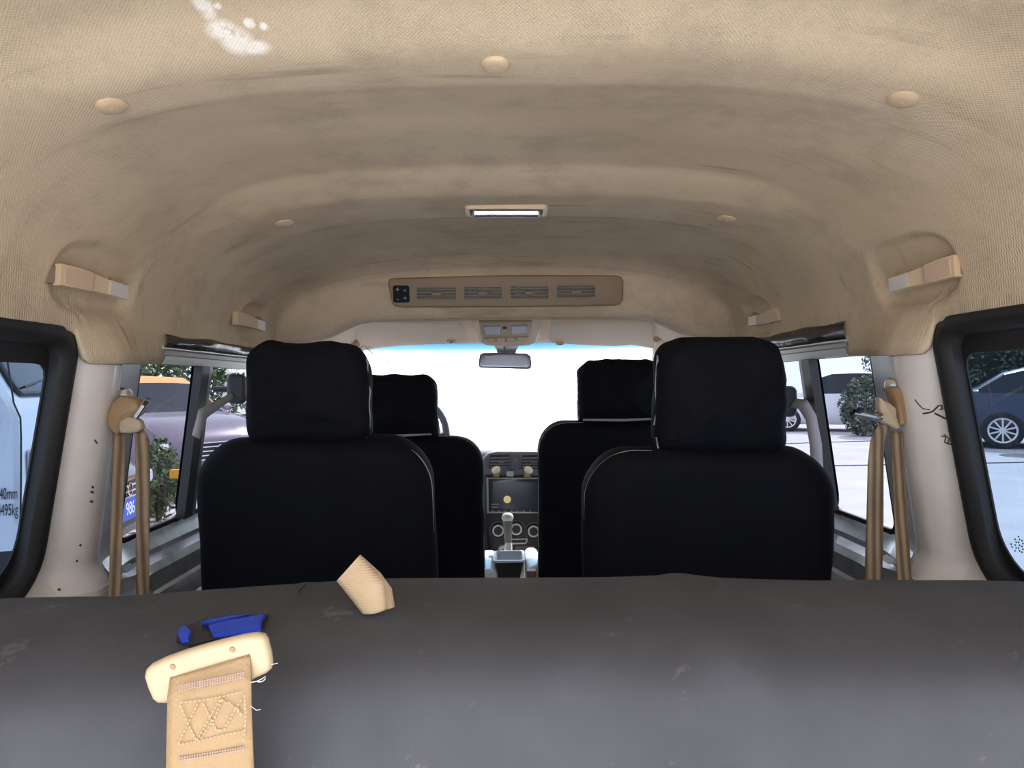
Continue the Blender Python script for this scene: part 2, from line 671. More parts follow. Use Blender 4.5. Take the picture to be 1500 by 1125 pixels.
wn = 0
for side, nm in ((-1, 'left'), (1, 'right')):
    wn += 1
    root = bpy.data.objects.new('window_%d' % wn, None)
    C.objects.link(root)
    struct(root)
    frame_ring(MB(), side, REARW, (.085, .085, .055, .055), .026, .018, .004, .016).build('rubber_frame', RUBBER, root)
    # black printed border of the glass
    d0, d1, h0, h1 = REARW
    mb = MB()
    o1 = hole(d0 + .004, d1 - .004, h0 + .004, h1 - .004, .05)
    o2 = hole(d0 + .05, d1 - .026, h0 + .034, h1 - .052, (.05, .075, .022, .03))
    # equal point counts: resample by angle
    def resample(ol, n=160):
        L = [0]
        for i in range(len(ol)):
            a, b = ol[i], ol[(i + 1) % len(ol)]
            L.append(L[-1] + math.hypot(b[0] - a[0], b[1] - a[1]))
        out = []
        for k in range(n):
            t = L[-1] * k / n
            i = max(j for j in range(len(ol)) if L[j] <= t)
            a, b = ol[i], ol[(i + 1) % len(ol)]
            f = (t - L[i]) / max(1e-9, L[i + 1] - L[i])
            out.append((lerp(a[0], b[0], f), lerp(a[1], b[1], f)))
        return out
    rows = [[V3(side * (lerp(.72, .771, (.07 - h) / .375) + .012), d, h) for d, h in resample(o)] for o in (o1, o2)]
    rows2 = [[p + X * side * .003 for p in r] for r in rows]
    mb.grid([rows[0], rows[1], rows2[1], rows2[0], rows[0]], True)
    mb.build('glass_border', RUBBER, root)
    pane_mesh(side, (d0 + .02, d1 - .02, h0 + .02, h1 - .02), .04, .017).build('pane', GL_REAR, root)
    if side > 0:
        mk = MB()
        for i, (px, py, l) in enumerate(((1487, 790, 20), (1492, 786, 26), (1497, 792, 22), (1481, 797, 8))):
            for j in range(int(l / 4)):
                a = ray_plane(px + (j % 2) * 1.5, py + j * 4.2, V3(.757, 1, -.2), Vector((1, 0, .135)).normalized())
                mk.box(a, (.001, .0018, .0022))
        mk.build('glass_marking', BLACKP, root)

for side, nm in ((-1, 'left'), (1, 'right')):
    wn += 1
    root = bpy.data.objects.new('window_%d' % wn, None)
    C.objects.link(root)
    struct(root)
    d0, d1, h0, h1 = SLIDE
    ht = .054
    dv0, dv1 = (1.585, 1.625)
    # rear sliding pane with its rounded black channel, front pane, divider post
    frame_ring(MB(), side, (d0 - .005, dv1, h0 - .004, ht + .006), (.03, .05, .012, .012), .007, .003).build('window_channel', RUBBER, root)
    frame_ring(MB(), side, (dv0 + .01, d1 + .005, h0 - .004, ht + .006), (.05, .03, .012, .012), .007, .003).build('window_channel', RUBBER, root)
    mb = MB()
    for h_, in ((0,),):
        a = V3(side * (.72 - .010), 1.598, ht)
        b = V3(side * (.7685 - .010), 1.600, h0)
        mb.ribbon([a.lerp(b, t / 6) for t in range(7)], Y * .019, .02)
    mb.build('divider', BLACKP, root)
    mb = MB()
    a = V3(side * (.72 - .012), 1.628, ht)
    b = V3(side * (.7685 - .012), 1.632, h0)
    mb.ribbon([a.lerp(b, t / 6) for t in range(7)], Y * .007, .014)
    mb.build('divider_edge', GREYMET, root)
    pane_mesh(side, (d0, dv1 - .01, h0, ht + .004), .03, .006).build('pane', GL_SLIDE, root)
    pane_mesh(side, (dv0 + .02, d1, h0, ht + .004), .03, .014).build('pane', GL_SLIDE, root)
    # head rail over the panes
    mb = MB()
    prof = [(.054, .0), (.054, -.014), (.070, -.016), (.072, -.022), (.080, -.024), (.082, -.014), (.085, -.018), (.092, -.018), (.092, .01)]
    rows = [[V3(side * (lerp(.72, .771, (.07 - h) / .375) + o), d, h) for h, o in prof] for d in (1.392, 1.6, 1.9, 2.35)]
    mb.grid(rows)
    mb.build('head_rail', RAIL, root)
    frame_ring(MB(), side, (d0 - .01, d1 + .01, h0 - .01, .065), .03, .004, .003).build('seal', RUBBER, root)

for side, nm in ((-1, 'left'), (1, 'right')):
    wn += 1
    root = bpy.data.objects.new('window_%d' % wn, None)
    C.objects.link(root)
    struct(root)
    frame_ring(MB(), side, FDOOR, .045, .02, .012, .004).build('rubber_frame', RUBBER, root)
    d0, d1, h0, h1 = FDOOR
    pane_mesh(side, (d0, d1, h0, h1), .04, .01).build('pane', GL_SLIDE, root)

# added grey strips between rear and sliding windows, pillar shade painted as colour
tn = 0
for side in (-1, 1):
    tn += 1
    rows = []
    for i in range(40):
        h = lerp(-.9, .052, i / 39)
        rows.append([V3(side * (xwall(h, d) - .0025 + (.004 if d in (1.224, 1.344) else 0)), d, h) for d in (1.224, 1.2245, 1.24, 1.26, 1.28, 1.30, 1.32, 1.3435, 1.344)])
    struct(MB().grid(rows).build('trim_%d' % tn, mat('pillar_shade_grey', (0.27, 0.28, 0.30), .4, .2, var=.08, vscale=10)))

# bare steel sill panels under the sliding windows
for side in (-1, 1):
    tn += 1
    hs = sorted([p[0] for p in WALLP if -.66 < p[0] < -.31] + [-.306, -.312, -.39, -.38, -.54, -.62])
    rows = [[V3(side * (xwall(h, d) - .0040 + .001 * noise.noise(Vector((d * 8, h * 20, side)))), d, h) for d in [1.235 + .02 * k for k in range(7)] + [1.38 + .03 * k for k in range(34)]] for h in hs]
    struct(MB().grid(rows).build('trim_%d' % tn, mat('scuffed_steel_sill', (0.38, 0.41, 0.43), .27, .55, var=.25, vscale=16), auto=25))

# black film strip rolled above the sliding windows
for side in (-1, 1):
    tn += 1
    mb = MB()
    rows = []
    for i in range(40):
        d = lerp(1.40, 2.4, i / 39)
        row = []
        for k in range(9):
            a = math.pi * k / 8
            wob = noise.noise(Vector((d * 9, k * .9, side * 3))) * .004
            row.append(V3(side * (.712 - .020 * math.sin(a) - wob), d, (.100 if side < 0 else .106) - (.017 if side < 0 else .024) * math.cos(a) + wob))
        rows.append(row)
    mb.grid(rows)
    struct(mb.build('trim_%d' % tn, BFILM))

# ------------------------------------------------------------------ headliner
RIP = [(-.3, -.10), (-.1, -.04), (.2, .02), (.60, .024), (.68, .026), (.72, .022), (.785, -.003), (.81, -.006), (.873, -.006), (.884, -.002), (1.0, .012), (1.17, .019),
       (1.25, .016), (1.275, .006), (1.345, -.012), (1.40, -.012), (1.532, -.011), (1.545, -.007), (1.7, .0), (1.82, -.003), (1.95, -.016), (2.02, -.024)]


def ripple(d):
    return sum(interp(RIP, d + o) for o in (-.012, -.006, 0, .006, .012)) / 5


ZL = [(-.3, .10), (1.112, .10), (1.122, .056), (1.132, .048), (1.385, .056), (1.40, .064), (1.42, .094), (1.44, .107), (1.5, .110), (2.2, .112)]
DROP = [(1.95, 0), (2.0, .035), (2.03, .09), (2.045, .16), (2.055, .26), (2.065, .45), (2.075, .64), (2.083, .80), (2.092, .90), (2.105, .97), (2.13, 1.0), (2.16, .99), (2.19, .94)]
ZLIP = [(0, .207), (.42, .204), (.46, .198), (.50, .180), (.545, .158), (.60, .146), (.66, .132), (.72, .110)]
POCK = [(1.16, .186, .115, .056), (1.865, .182, .09, .05)]


def head_pt(th, d, g=0.0):
    zl = interp(ZL, d)
    rp = ripple(min(d, 2.02))
    zc, zb = .38, .03
    sx = 1 if th <= math.pi / 2 else -1
    W = .712
    e = 2 / 3.4
    t0 = math.asin(((zl - zb) / (zc - zb)) ** (1 / e))
    th = t0 + (math.pi - 2 * t0) * th / math.pi
    c, s = abs(math.cos(th)), math.sin(th)
    x = W * c ** e
    h = zb + (zc - zb) * max(s, 0) ** e
    x -= .008 + max(bulge(d) if h < .07 else 0, interp([(1.06, 0), (1.10, .005), (1.15, .026), (1.19, .037), (1.225, .036), (1.30, .018), (1.40, .004), (1.46, 0)], d)) * (1 - smooth(.05, .16, h))
    wgt = 1 - smooth(.44, .655, x)
    h += rp * wgt * smooth(.1, .3, h)
    h += .012 * (1 - (x / .7) ** 2) - .004
    for (pd, ph, ad, ah) in POCK:
        q = (abs((d - pd) / ad) ** 3 + abs((h - ph) / ah) ** 3) ** (1 / 3)
        m = 1 - smooth(.88, 1.04, q)
        if m > 0 and x > .4:
            x += .017 * m
    if g > 0:
        lip = interp(ZLIP, x)
        if lip < h:
            h = lerp(h, lip, g)
    return V3(sx * x, d, h)


rows = []
NT = 200
ths = []
for i in range(NT + 1):
    t = i / NT
    ths.append(math.pi * (t + .055 * math.sin(4 * math.pi * t) / 2))
dl = [-.28 + .04 * i for i in range(22)] + [.62 + .0085 * i for i in range(157)]
dl = [d for d in dl if d < 1.945]
for d in dl:
    rows.append([head_pt(th, d) for th in ths])
for a, b in zip(DROP, DROP[1:]):
    for k in range(4):
        d, g = lerp(a[0], b[0], k / 4), lerp(a[1], b[1], k / 4)
        rows.append([head_pt(th, d, g) for th in ths])
rows.append([head_pt(th, *DROP[-1]) for th in ths])
hl = MB().grid(rows).build('ceiling', HEAD, auto=70)
solid_out(hl, .012, Vector((0, 1, 1.2)))
struct(hl)
# outer roof skin above, closing the shell
mb = MB()
rows = []
for d in [-.28, .3, 1.0, 1.8, 2.3, 2.75, 3.05]:
    top = interp([(-.28, .44), (1.8, .45), (2.3, .44), (2.75, .36), (3.05, .24)], d)
    rows.append([V3(math.copysign(.735 * abs(math.cos(a)) ** .6, math.cos(a)), d, .19 + (top - .19) * math.sin(a) ** .6) for a in [math.pi * k / 24 for k in range(25)]])
mb.grid(rows)
ro = mb.build('roof_shell', SILVER)
struct(ro)

# cab lining in front of the drop, curving down to the windshield header
mb = MB()
rows = []
for d, hc in ((2.10, .30), (2.3, .31), (2.55, .305), (2.72, .29), (2.82, .262), (2.90, .225), (2.955, .196), (2.97, .186), (2.985, .192)):
    row = []
    for k in range(41):
        t = k / 20 - 1
        x = t * .71
        drop = .10 * abs(t) ** 6 + (.02 * t * t)
        row.append(V3(x, d, hc - drop * (1 if d < 2.9 else .45)))
    rows.append(row)
mb.grid(rows)
cl = mb.build('ceiling_cab', CABIN, auto=70)
solid_out(cl, .01, Vector((0, 2.5, 1.2)))
struct(cl)


def clipbutton(px, py, d, r, label, group):
    p0 = P(px, py, d)
    # seat the button on the headliner: find height there
    best = min((head_pt(th, d) for th in ths), key=lambda q: abs(q.x - p0.x))
    i = min(range(len(ths)), key=lambda k: abs(head_pt(ths[k], d).x - p0.x))
    a, b_ = head_pt(ths[max(0, i - 1)], d), head_pt(ths[min(NT, i + 1)], d)
    e = head_pt(ths[i], d + .02) - head_pt(ths[i], d - .02)
    n = (b_ - a).cross(e).normalized()
    if n.z > 0:
        n = -n
    mb = MB()
    mb.lathe([(0, .006), (r * .45, .0058), (r * .8, .0045), (r * .97, .002), (r, -.001), (r * .9, -.006)], best, n, 28)
    mb.lathe([(r * .16, .0052), (r * .14, .0066), (0, .0068)], best, n, 12)
    o = mb.build('trim_clip', BEIGE)
    return tag(o, label, 'trim clip', group)


clipbutton(166, 128, .83, .0185, 'beige round trim clip on the headliner above the big left grab handle, rear row', 'rear row headliner clips')
clipbutton(746, 99, .812, .0175, 'beige round trim clip at the middle of the rear headliner row', 'rear row headliner clips')
clipbutton(1325, 115, .83, .0185, 'beige round trim clip on the headliner above the big right grab handle, rear row', 'rear row headliner clips')
clipbutton(418, 316, 1.42, .019, 'small beige clip on the headliner to the left of the roof lamp', 'front row headliner clips')
clipbutton(1066, 308, 1.42, .019, 'small beige clip on the headliner to the right of the roof lamp', 'front row headliner clips')

# ------------------------------------------------------------------ roof lamp
c = P(741.5, 307.5, 1.455)
lamp = thing('roof_lamp', 'rectangular roof lamp with clear mirrored lens on the headliner ridge', 'lamp', c)
hz = .38 + ripple(1.45) + .008
o0 = V3(c.x, 1.455, hz)
rz = RX.copy()
mb = MB()
ol = rrect(.176, .072, .012, 5)
il = rrect(.150, .050, .006, 5)
n = len(ol)
N = Vector((0, 0, -1))
Uy = Vector((0, 1, 0))


def lp(u, v, up):
    return o0 + rz * u + Uy * v - Z * up


rws = [[lp(u, v, -.01) for u, v in ol], [lp(u, v, .004) for u, v in ol], [lp(u * .985, v * .97, .008) for u, v in ol], [lp(u * 1.03, v * 1.06, .008) for u, v in il], [lp(u, v, .002) for u, v in il], [lp(u, v, -.01) for u, v in il]]
mb.grid(rws, True)
mb.build('lamp_frame', BEIGE, lamp)
lens = mat('mirrored_lamp_lens', (0.86, 0.88, 0.92), .12, .9)
mb = MB()
mb.pad(rrect(.142, .046, .005, 4), .016, .004, lp(0, -.002, .008), rz, Vector((0, -.94, -.34)))
mb.build('lens', lens, lamp, 'mirror-bright clear lens')
for u in (-.066, .064):
    MB().box(lp(u, -.004, .017), (.004, .006, .004)).build('screw', BLACKP, lamp)

# ------------------------------------------------------------------ rear air vent panel
pa = P(741.5, 427, 2.066)
vent = thing('air_vent_panel', 'tan overhead air vent panel with four louvred outlets and black keypad', 'air vent', pa)
Vp = (Vector((0, -.012, .09))).normalized()
Up = RX.copy()
Np = Up.cross(Vp)
org = V3(pa.x, 2.058, pa.z - H)


def vp(px, py, off=0.0):
    q = ray_plane(px, py, org, Np)
    return q + Np * off


def vuv(px, py):
    q = ray_plane(px, py, org, Np) - org
    return q.dot(Up), q.dot(Vp)


ol = []
for (px, py) in ((590, 452), (742, 450), (898, 446), (907, 444), (912, 437), (913, 420), (913, 410), (910, 404), (902, 401.5), (742, 403), (578, 409), (571, 411), (569, 417), (572, 435), (575, 446), (580, 451)):
    ol.append(vuv(px, py))
MB().pad(ol, .02, .006, org, Up, Vp).build('panel', BEIGE2, vent)
for (x0, x1, yc) in ((609, 671, 431), (677.5, 738, 429.5), (745, 806, 428), (812.5, 874, 426)):
    a, b = vuv(x0, yc + 12.5), vuv(x1, yc - 12)
    cu, cv, w, h = (a[0] + b[0]) / 2, (a[1] + b[1]) / 2, b[0] - a[0], b[1] - a[1]
    lv = MB()
    o1, o2 = rrect(w, h, .007, 4), rrect(w - .012, h - .012, .004, 4)
    rws = [[org + Up * (cu + u) + Vp * (cv + v) + Np * z for u, v in oo] for oo, z in ((o1, .009), (o1, .013), (o2, .013), (o2, .010))]
    lv.grid(rws, True)
    v_ = lv.build('louvre', mat('vent_grey_tan', (0.27, 0.21, 0.15), .5), vent)
    MB().pad(rrect(w - .008, h - .008, .004, 4), .001, .0004, org + Up * cu + Vp * cv + Np * .0106, Up, Vp).build('vent_recess', BLACKP, v_)
    sl = MB()
    R = Matrix((Up, Np, Vp)).transposed() @ Matrix.Rotation(math.radians(-28), 3, 'X')
    for k in range(4):
        sl.box(org + Up * cu + Vp * (cv + h * (-.30 + .2 * k)) + Np * .0135, (w - .012, .0075, .0022), R)
    sl.box(org + Up * cu + Vp * cv + Np * .016, (.026, .005, .007), R)
    sl.build('slat', mat('vent_slat_grey', (0.36, 0.30, 0.23), .45), v_, smooth=False)
a, b = vuv(577, 445), vuv(600, 420)
cu, cv = (a[0] + b[0]) / 2, (a[1] + b[1]) / 2
kp = MB().pad(rrect(b[0] - a[0], b[1] - a[1], .006, 4), .006, .002, org + Up * cu + Vp * cv + Np * .011, Up, Vp).build('keypad', mat('navy_keypad', (0.006, 0.010, 0.022), .55, spec=.15), vent)
MARK = mat('pale_blue_marking', (0.35, 0.45, 0.6), .5)
for t, du, dv, s in (('+', -.010, .013, .022), ('-', -.010, -.014, .022), ('o', .012, .012, .014), ('*', .012, -.016, .02)):
    lettering(t, s, MARK, org + Up * (cu + du) + Vp * (cv + dv) + Np * .0145, Up, Vp, vent, 'button_marking')


# ------------------------------------------------------------------ grab handles
def handle(pts, w0, w1, label):
    near, mid, far, mount = [P(a, b, c_ * .978) for a, b, c_ in pts]
    side = -1 if near.x < 0 else 1
    t = thing('grab_handle', label, 'grab handle', near, 'ceiling grab handles')
    wall = X * side
    rest = near + (near - mid) * .03 + wall * .025
    pth = [near, near.lerp(mid, .5) - wall * .004, mid - wall * .003, mid.lerp(far, .45), mid.lerp(far, .55)]
    ax = (far - near).normalized()
    up = (Z - ax * Z.dot(ax)).normalized()
    # broad hinge cover
    mb = MB()
    mb.ribbon(pth[:3], [up * w0, up * w0 * .98, up * w0 * .9], .014)
    mb.build('hinge_cover', BEIGE, t)
    mb = MB()
    q = near.lerp(mid, .5) - wall * .0115
    mb.ribbon([near.lerp(mid, .08) - wall * .008, q + wall * .001, near.lerp(mid, .93) - wall * .011], [up * w0 * .74] * 3, .003)
    mb.build('cover_plate', mat('pinkish_beige_plastic', (0.60, 0.44, 0.32), .4), t)
    mb = MB()
    pg = [near.lerp(mid, .9), mid, mid.lerp(far, .5), far, far + (mount - far) * .2]
    mb.ribbon(pg, [up * w0 * .9, up * w0 * .86, up * w1 * 1.05, up * w1, up * w1], .015)
    mb.build('grip', BEIGE, t)
    mb = MB()
    pe = [mid.lerp(far, .50) - wall * .0012, mid.lerp(far, .8) - wall * .0014, far - wall * .001 + ax * .001]
    mb.ribbon(pe, [up * w1 * 1.02] * 3, .016)
    mb.build('grip_end', BRUSH, t, 'brushed silver grip end')
    mb = MB()
    mb.ribbon([far - ax * .012 + wall * .004, far.lerp(mount, .5), mount + wall * .02], [up * w1, up * w1, up * w1 * 1.1], .018)
    mb.build('mount', BEIGE, t)
    mb = MB()
    mb.ribbon([near + ax * .004 + wall * .006, rest], [up * w0 * .8, up * w0 * .8], .008)
    mb.build('hinge', mat('dark_hinge', (0.16, 0.12, 0.08), .5), t)


handle([(84, 402, 1.06), (128, 413, 1.12), (181, 429, 1.185), (164, 408, 1.28)], .0165, .0115, 'large beige grab handle with silver end above the left rear window')
handle([(1403, 389, 1.06), (1362, 402, 1.12), (1309, 418, 1.185), (1328, 398, 1.28)], .0165, .0115, 'large beige grab handle with silver end above the right rear window')
handle([(343, 466, 1.76), (362, 471, 1.84), (384, 478, 1.91), (372, 464, 2.02)], .0165, .0125, 'small looking beige grab handle beyond the left sliding window, further forward')
handle([(1143, 460, 1.76), (1124, 466, 1.84), (1101, 471, 1.91), (1114, 457, 2.02)], .0165, .0125, 'small looking beige grab handle above the right sliding window, further forward')


# ------------------------------------------------------------------ seats
def seat(label, top, hr, back, d, dz, hseed, front=False):
    """hr = headrest px box (x0,y0,x1,y1); back = backrest px (x0, x1, ytop)"""
    xc = (P(back[0], 700, d).x + P(back[1], 700, d).x) / 2
    wb = (back[1] - back[0]) / F * d
    t = thing('car_seat', label, 'seat', (xc, d - .1, H - 1.1), 'black covered seats in two rows')
    ztop = P((back[0] + back[1]) / 2, back[2], d).z
    zbot = H - .72
    hb = ztop - zbot
    lean = Vector((0, -.12, 1)).normalized()
    Ub = RX.copy()
    # top of backrest sits at depth d
    orgb = Vector((xc, d + .075, (ztop + zbot) / 2)) + Vector((0, .12 * hb / 2 - .02, 0))
    ol = rrect(wb, hb, (.05, .05, .10, .10), 10, .985, 0, 0, .03)
    V_ = lean
    b_ = MB().pad(ol, .12, .045, orgb, Ub, V_, .012, .012, 8, .006, 10, 5, hseed).build('backrest', SEATF, t)
    # piping along the rear edge of the cover
    Nn = Ub.cross(V_).normalized()
    path = []
    m = len(ol)
    for (u, v) in ol:
        if v > -hb * .42 and u * (1 if xc < 0 else -1) > wb * .18:
            path.append((math.atan2(v + hb * .45, u), u, v))
    path.sort()
    sgn = [orgb + Ub * u * .994 + V_ * (v - .002 * (v > 0)) + Nn * (.024 + .003 * noise.noise(Vector((u * 30, v * 30, hseed)))) for _, u, v in path]
    MB().tube(sgn, .0012, 5).build('piping', PIPE, t)
    # headrest
    xh = (P(hr[0], 600, d).x + P(hr[2], 600, d).x) / 2
    wh = (hr[2] - hr[0]) / F * d
    z1 = P((hr[0] + hr[2]) / 2, hr[1], d).z
    z0 = P((hr[0] + hr[2]) / 2, hr[3] + 12, d).z
    hh = z1 - z0
    oh = rrect(wh, hh, (.035, .035, .055, .055), 9, .965, 0, 0, .022)
    orgh = Vector((xh, d + .055, (z0 + z1) / 2))
    hb_ = MB().pad(oh, .105, .045, orgh, Ub, Vector((0, -.06, 1)).normalized(), .014, .014, 8, .008, 24, 5, hseed + 3).build('headrest', SEATF, t)
    cr = MB()
    rr = random.Random(hseed)
    MB().tube([orgh + Ub * u * 1.0 + Z * v + Vector((0, -.012, 0)) + Vector((noise.noise(Vector((v * 40, hseed, 0))) * .006, 0, 0)) for u, v in [q for q in oh if q[0] * (1 if xc < 0 else -1) > wh * .36 and q[1] < hh * .35]], .0015, 5).build('headrest_piping', PIPE, t)
    for s in (-1, 1):
        MB().tube([Vector((xh + s * .06, d + .06, z0 - .06)), Vector((xh + s * .06, d + .06, z0 + .05))], .006, 8).build('headrest_post', CHROME, t)
    # squab, base
    zs = H - .68
    MB().pad(rrect(wb * .94, .48, .06, 6, .95), .15, .05, (xc, d + .40, zs), X, Y, .015, .0).build('cushion', SEATF, t)
    MB().pad(rrect(wb * .8, .42, .03, 4), .33, .01, (xc, d + .38, H - .925), X, Y).build('base', BLACKP, t)
    return t


seat('black covered second row seat on the left, behind the driver', 0, (346, 499, 536, 640), (270, 633, 643), 1.38, 0, 1.3)
seat('black covered second row seat on the right, its headrest the tallest', 0, (966, 491, 1166, 658), (856, 1240, 657), 1.30, 0, 5.9)
fs1 = seat('black covered driver seat in the front left, half hidden', 0, (512, 548, 640, 637), (470, 708, 640), 2.28, 0, 9.1, True)
fs2 = seat('black covered front passenger seat on the right, half hidden', 0, (848, 526, 974, 613), (788, 1016, 617), 2.28, 0, 12.4, True)
# pale strip showing under the front headrests and white side covers
for t, x0, x1, y in ((fs1, 530, 632, 637), (fs2, 854, 970, 614)):
    MB().tube([P(x0, y + 1, 2.275), P((x0 + x1) / 2, y + 1.5, 2.27), P(x1, y - 1, 2.275)], [.004, .005, .003], 6).build('headrest_strap', PIPE, t, 'pale strap under the headrest')
SIDE = mat('white_seat_trim', (0.72, 0.76, 0.80), .5)
MB().pad(rrect(.075, .20, .03, 5), .30, .025, P(715, 858, 2.52), X, Z, .0).build('side_trim', SIDE, fs1, 'white trim beside the cushion')
MB().pad(rrect(.055, .21, .025, 5), .30, .022, P(780, 856, 2.52), X, Z, .0).build('side_trim', SIDE, fs2, 'white trim beside the cushion')

# ------------------------------------------------------------------ rear bench
TOPL = [(-60, 882), (0, 880), (150, 877), (270, 868), (360, 862), (425, 859), (440, 856), (455, 857), (540, 851), (700, 850), (870, 847), (960, 846), (985, 842), (1000, 843), (1030, 848), (1060, 851), (1300, 852), (1560, 853)]
bench = thing('rear_bench_seat', 'charcoal cloth rear bench backrest spanning the full width in front', 'bench seat', (0, .6, H - 1.1))
rows = []
NB = 220
for i in range(NB + 1):
    x = lerp(-.70, .70, i / NB)
    px = 741 + x / .585 * 1000
    ht = P(px, interp(TOPL, px), .585).z - H
    pr = [(.70, -.80), (.69, -.45), (.675, -.30), (.655, ht - .06), (.635, ht - .028), (.612, ht - .008), (.592, ht - .001), (.57, ht - .0005), (.545, ht - .001), (.52, ht - .003), (.495, ht - .006), (.47, ht - .011), (.452, ht - .017), (.441, ht - .024),
          (.433, ht - .034), (.428, ht - .048), (.424, ht - .07), (.421, ht - .10), (.42, ht - .16), (.42, ht - .26), (.43, ht - .42), (.44, -.80)]
    wrap = 1 - smooth(.64, .70, abs(x))
    row = []
    for d, h in pr:
        q = Vector((x * 5, d * 9, h * 9))
        dn = noise.noise(q) * .004 + noise.noise(q * 3.1) * .0018
        row.append(V3(x, lerp(.55, d, .35 + .65 * wrap) + dn, h + dn * .6 - .02 * (1 - wrap)))
    row.append(row[0].copy())
    rows.append(row)
mb = MB().grid(rows)
o = len(rows[0])
mb.f.append(tuple(range(o - 1)))
mb.f.append(tuple(NB * o + k for k in range(o - 1)))


def bench_mat():
    m = BENCHF.copy()
    m.name = 'charcoal_bench_cloth_worn'
    nt = m.node_tree
    b = nt.nodes['Principled BSDF']
    src = b.inputs['Base Color'].links[0].from_socket
    tc = next(n for n in nt.nodes if n.type == 'TEX_COORD')
    mx = nt.nodes.new('ShaderNodeMix')
    mx.data_type = 'RGBA'
    mx.inputs[7].default_value = (0.30, 0.27, 0.24, 1)
    nt.links.new(src, mx.inputs[6])
    n1 = nt.nodes.new('ShaderNodeTexNoise')
    n1.inputs['Scale'].default_value = 26
    n1.inputs['Detail'].default_value = 7
    n1.inputs['Roughness'].default_value = .7
    nt.links.new(tc.outputs['Object'], n1.inputs['Vector'])
    r = nt.nodes.new('ShaderNodeMapRange')
    r.inputs['From Min'].default_value = .62
    r.inputs['From Max'].default_value = .80
    r.inputs['To Max'].default_value = .55
    nt.links.new(n1.outputs['Fac'], r.inputs['Value'])
    nt.links.new(r.outputs['Result'], mx.inputs[0])
    nt.links.new(mx.outputs[2], b.inputs['Base Color'])
    return m


BENCHW = bench_mat()
bb = mb.build('backrest', BENCHW, bench, auto=80)
MB().pad(rrect(1.3, .48, .06, 5), .15, .05, (0, .95, H - .68), X, Y, .015).build('cushion', BENCHF, bench)
for sx in (-.5, .5):
    for yy in (.78, 1.1):
        MB().box((sx, yy, H - .925), (.05, .05, .35)).build('leg', BLACKP, bench)
# seam notch on the top
MB().tube([P(446, 857, .575), P(441, 861, .565), P(436, 866, .55), P(434, 872, .535)], [.0008, .0012, .0012, .0006], 5).build('seam', BLACKP, bench)


def bench_hit(px, py, lift=0.0):
    """point on the bench top along the ray of a pixel"""
    x0 = None
    for k in range(400):
        d = .30 + k * .001
        p = P(px, py, d)
        px_t = 741 + p.x / .585 * 1000
        ht = P(px_t, interp(TOPL, px_t), .585).z - H
        prof = [(.40, ht - .3), (.42, ht - .16), (.421, ht - .10), (.424, ht - .07), (.428, ht - .048), (.433, ht - .034), (.441, ht - .024), (.452, ht - .017), (.47, ht - .011), (.495, ht - .006), (.52, ht - .003), (.57, ht), (.70, ht)]
        if p.z - H <= interp(prof, d):
            return p + Vector((0, -lift, lift))
    return P(px, py, .6)


# torn slit with blue lining showing
mb = MB()
sl = [(262, 944), (266, 930), (285, 919), (310, 911), (345, 907), (394, 905), (388, 921), (350, 930), (310, 944), (280, 950)]
mb.add([bench_hit(px, py, .0045) for px, py in sl] + [bench_hit(px, py, .0005) for px, py in sl],
       [tuple(range(len(sl)))] + [(i, (i + 1) % len(sl), (i + 1) % len(sl) + len(sl), i + len(sl)) for i in range(len(sl))])
mb.build('cover_slit', BLACKP, bench, 'dark torn slit in the cloth', smooth=False)
mb = MB()
for poly in ([(312, 926), (330, 920), (360, 915), (392, 909), (387, 918), (386, 930), (345, 936), (318, 940)], [(268, 940), (271, 929), (279, 926), (286, 934), (282, 946), (272, 948)],
             [(300, 921), (320, 915), (350, 911), (372, 909), (350, 914), (318, 921)]):
    k = len(poly)
    mb.add([bench_hit(px, py, .0075) for px, py in poly] + [bench_hit(px, py, .004) for px, py in poly], [tuple(range(k))] + [(i, (i + 1) % k, (i + 1) % k + k, i + k) for i in range(k)])
mb.build('blue_lining', BLUE, bench, 'bright blue lining showing through the slit', smooth=False)

# webbing loop sticking out of the bench
mb = MB()
A = [(531, 900, .545), (513, 876, .548), (493, 851, .552), (494, 850, .556), (515, 872, .572), (560, 895, .578)]
Bq = [(567, 894, .545), (563, 858, .548), (527, 813, .552), (528, 812.5, .556), (562, 848, .574), (576, 868, .578)]
Aed = [P(531, 900, .506), P(522, 888, .508), P(508, 870, .510), P(493, 851, .513), P(493.5, 850.5, .516), P(512, 860, .524), P(540, 880, .527), P(566, 897, .523)]
Bed = [P(567, 893, .508), P(565, 876, .508), P(561, 853, .509), P(527, 813, .513), P(528, 812.5, .516), P(556, 838, .526), P(573, 862, .528), P(577, 892, .524)]
rws = [[a.lerp(b, k / 6) + Vector((0, -.004 * math.sin(math.pi * k / 6), 0)) for k in range(7)] for a, b in zip(Aed, Bed)]
fine = []
for i in range(len(rws) - 1):
    for s in range(4):
        fine.append([rws[i][k].lerp(rws[i + 1][k], s / 4) for k in range(7)])
fine.append(rws[-1])
lo = MB().grid(fine).build('webbing_loop', webbing_mat('ribbed_beige_webbing', (0.50, 0.36, 0.22), (0.62, 0.46, 0.29), 3), None, auto=50)
so = lo.modifiers.new('thick', 'SOLIDIFY')
so.thickness = .0016
tag(lo, 'folded beige webbing loop poking up from the bench top', 'strap')

# big seat belt tongue and webbing in front of the bench
bt = thing('seat_belt', 'cream seat belt tongue on tan webbing lying over the bench back', 'seat belt', P(305, 1000, .40))
D0 = .392
o0 = P(308, 975, D0)


def puv(px, py, d=D0, o=None):
    q = P(px, py, d) - (o or o0)
    return q.dot(RX), q.dot(UX)


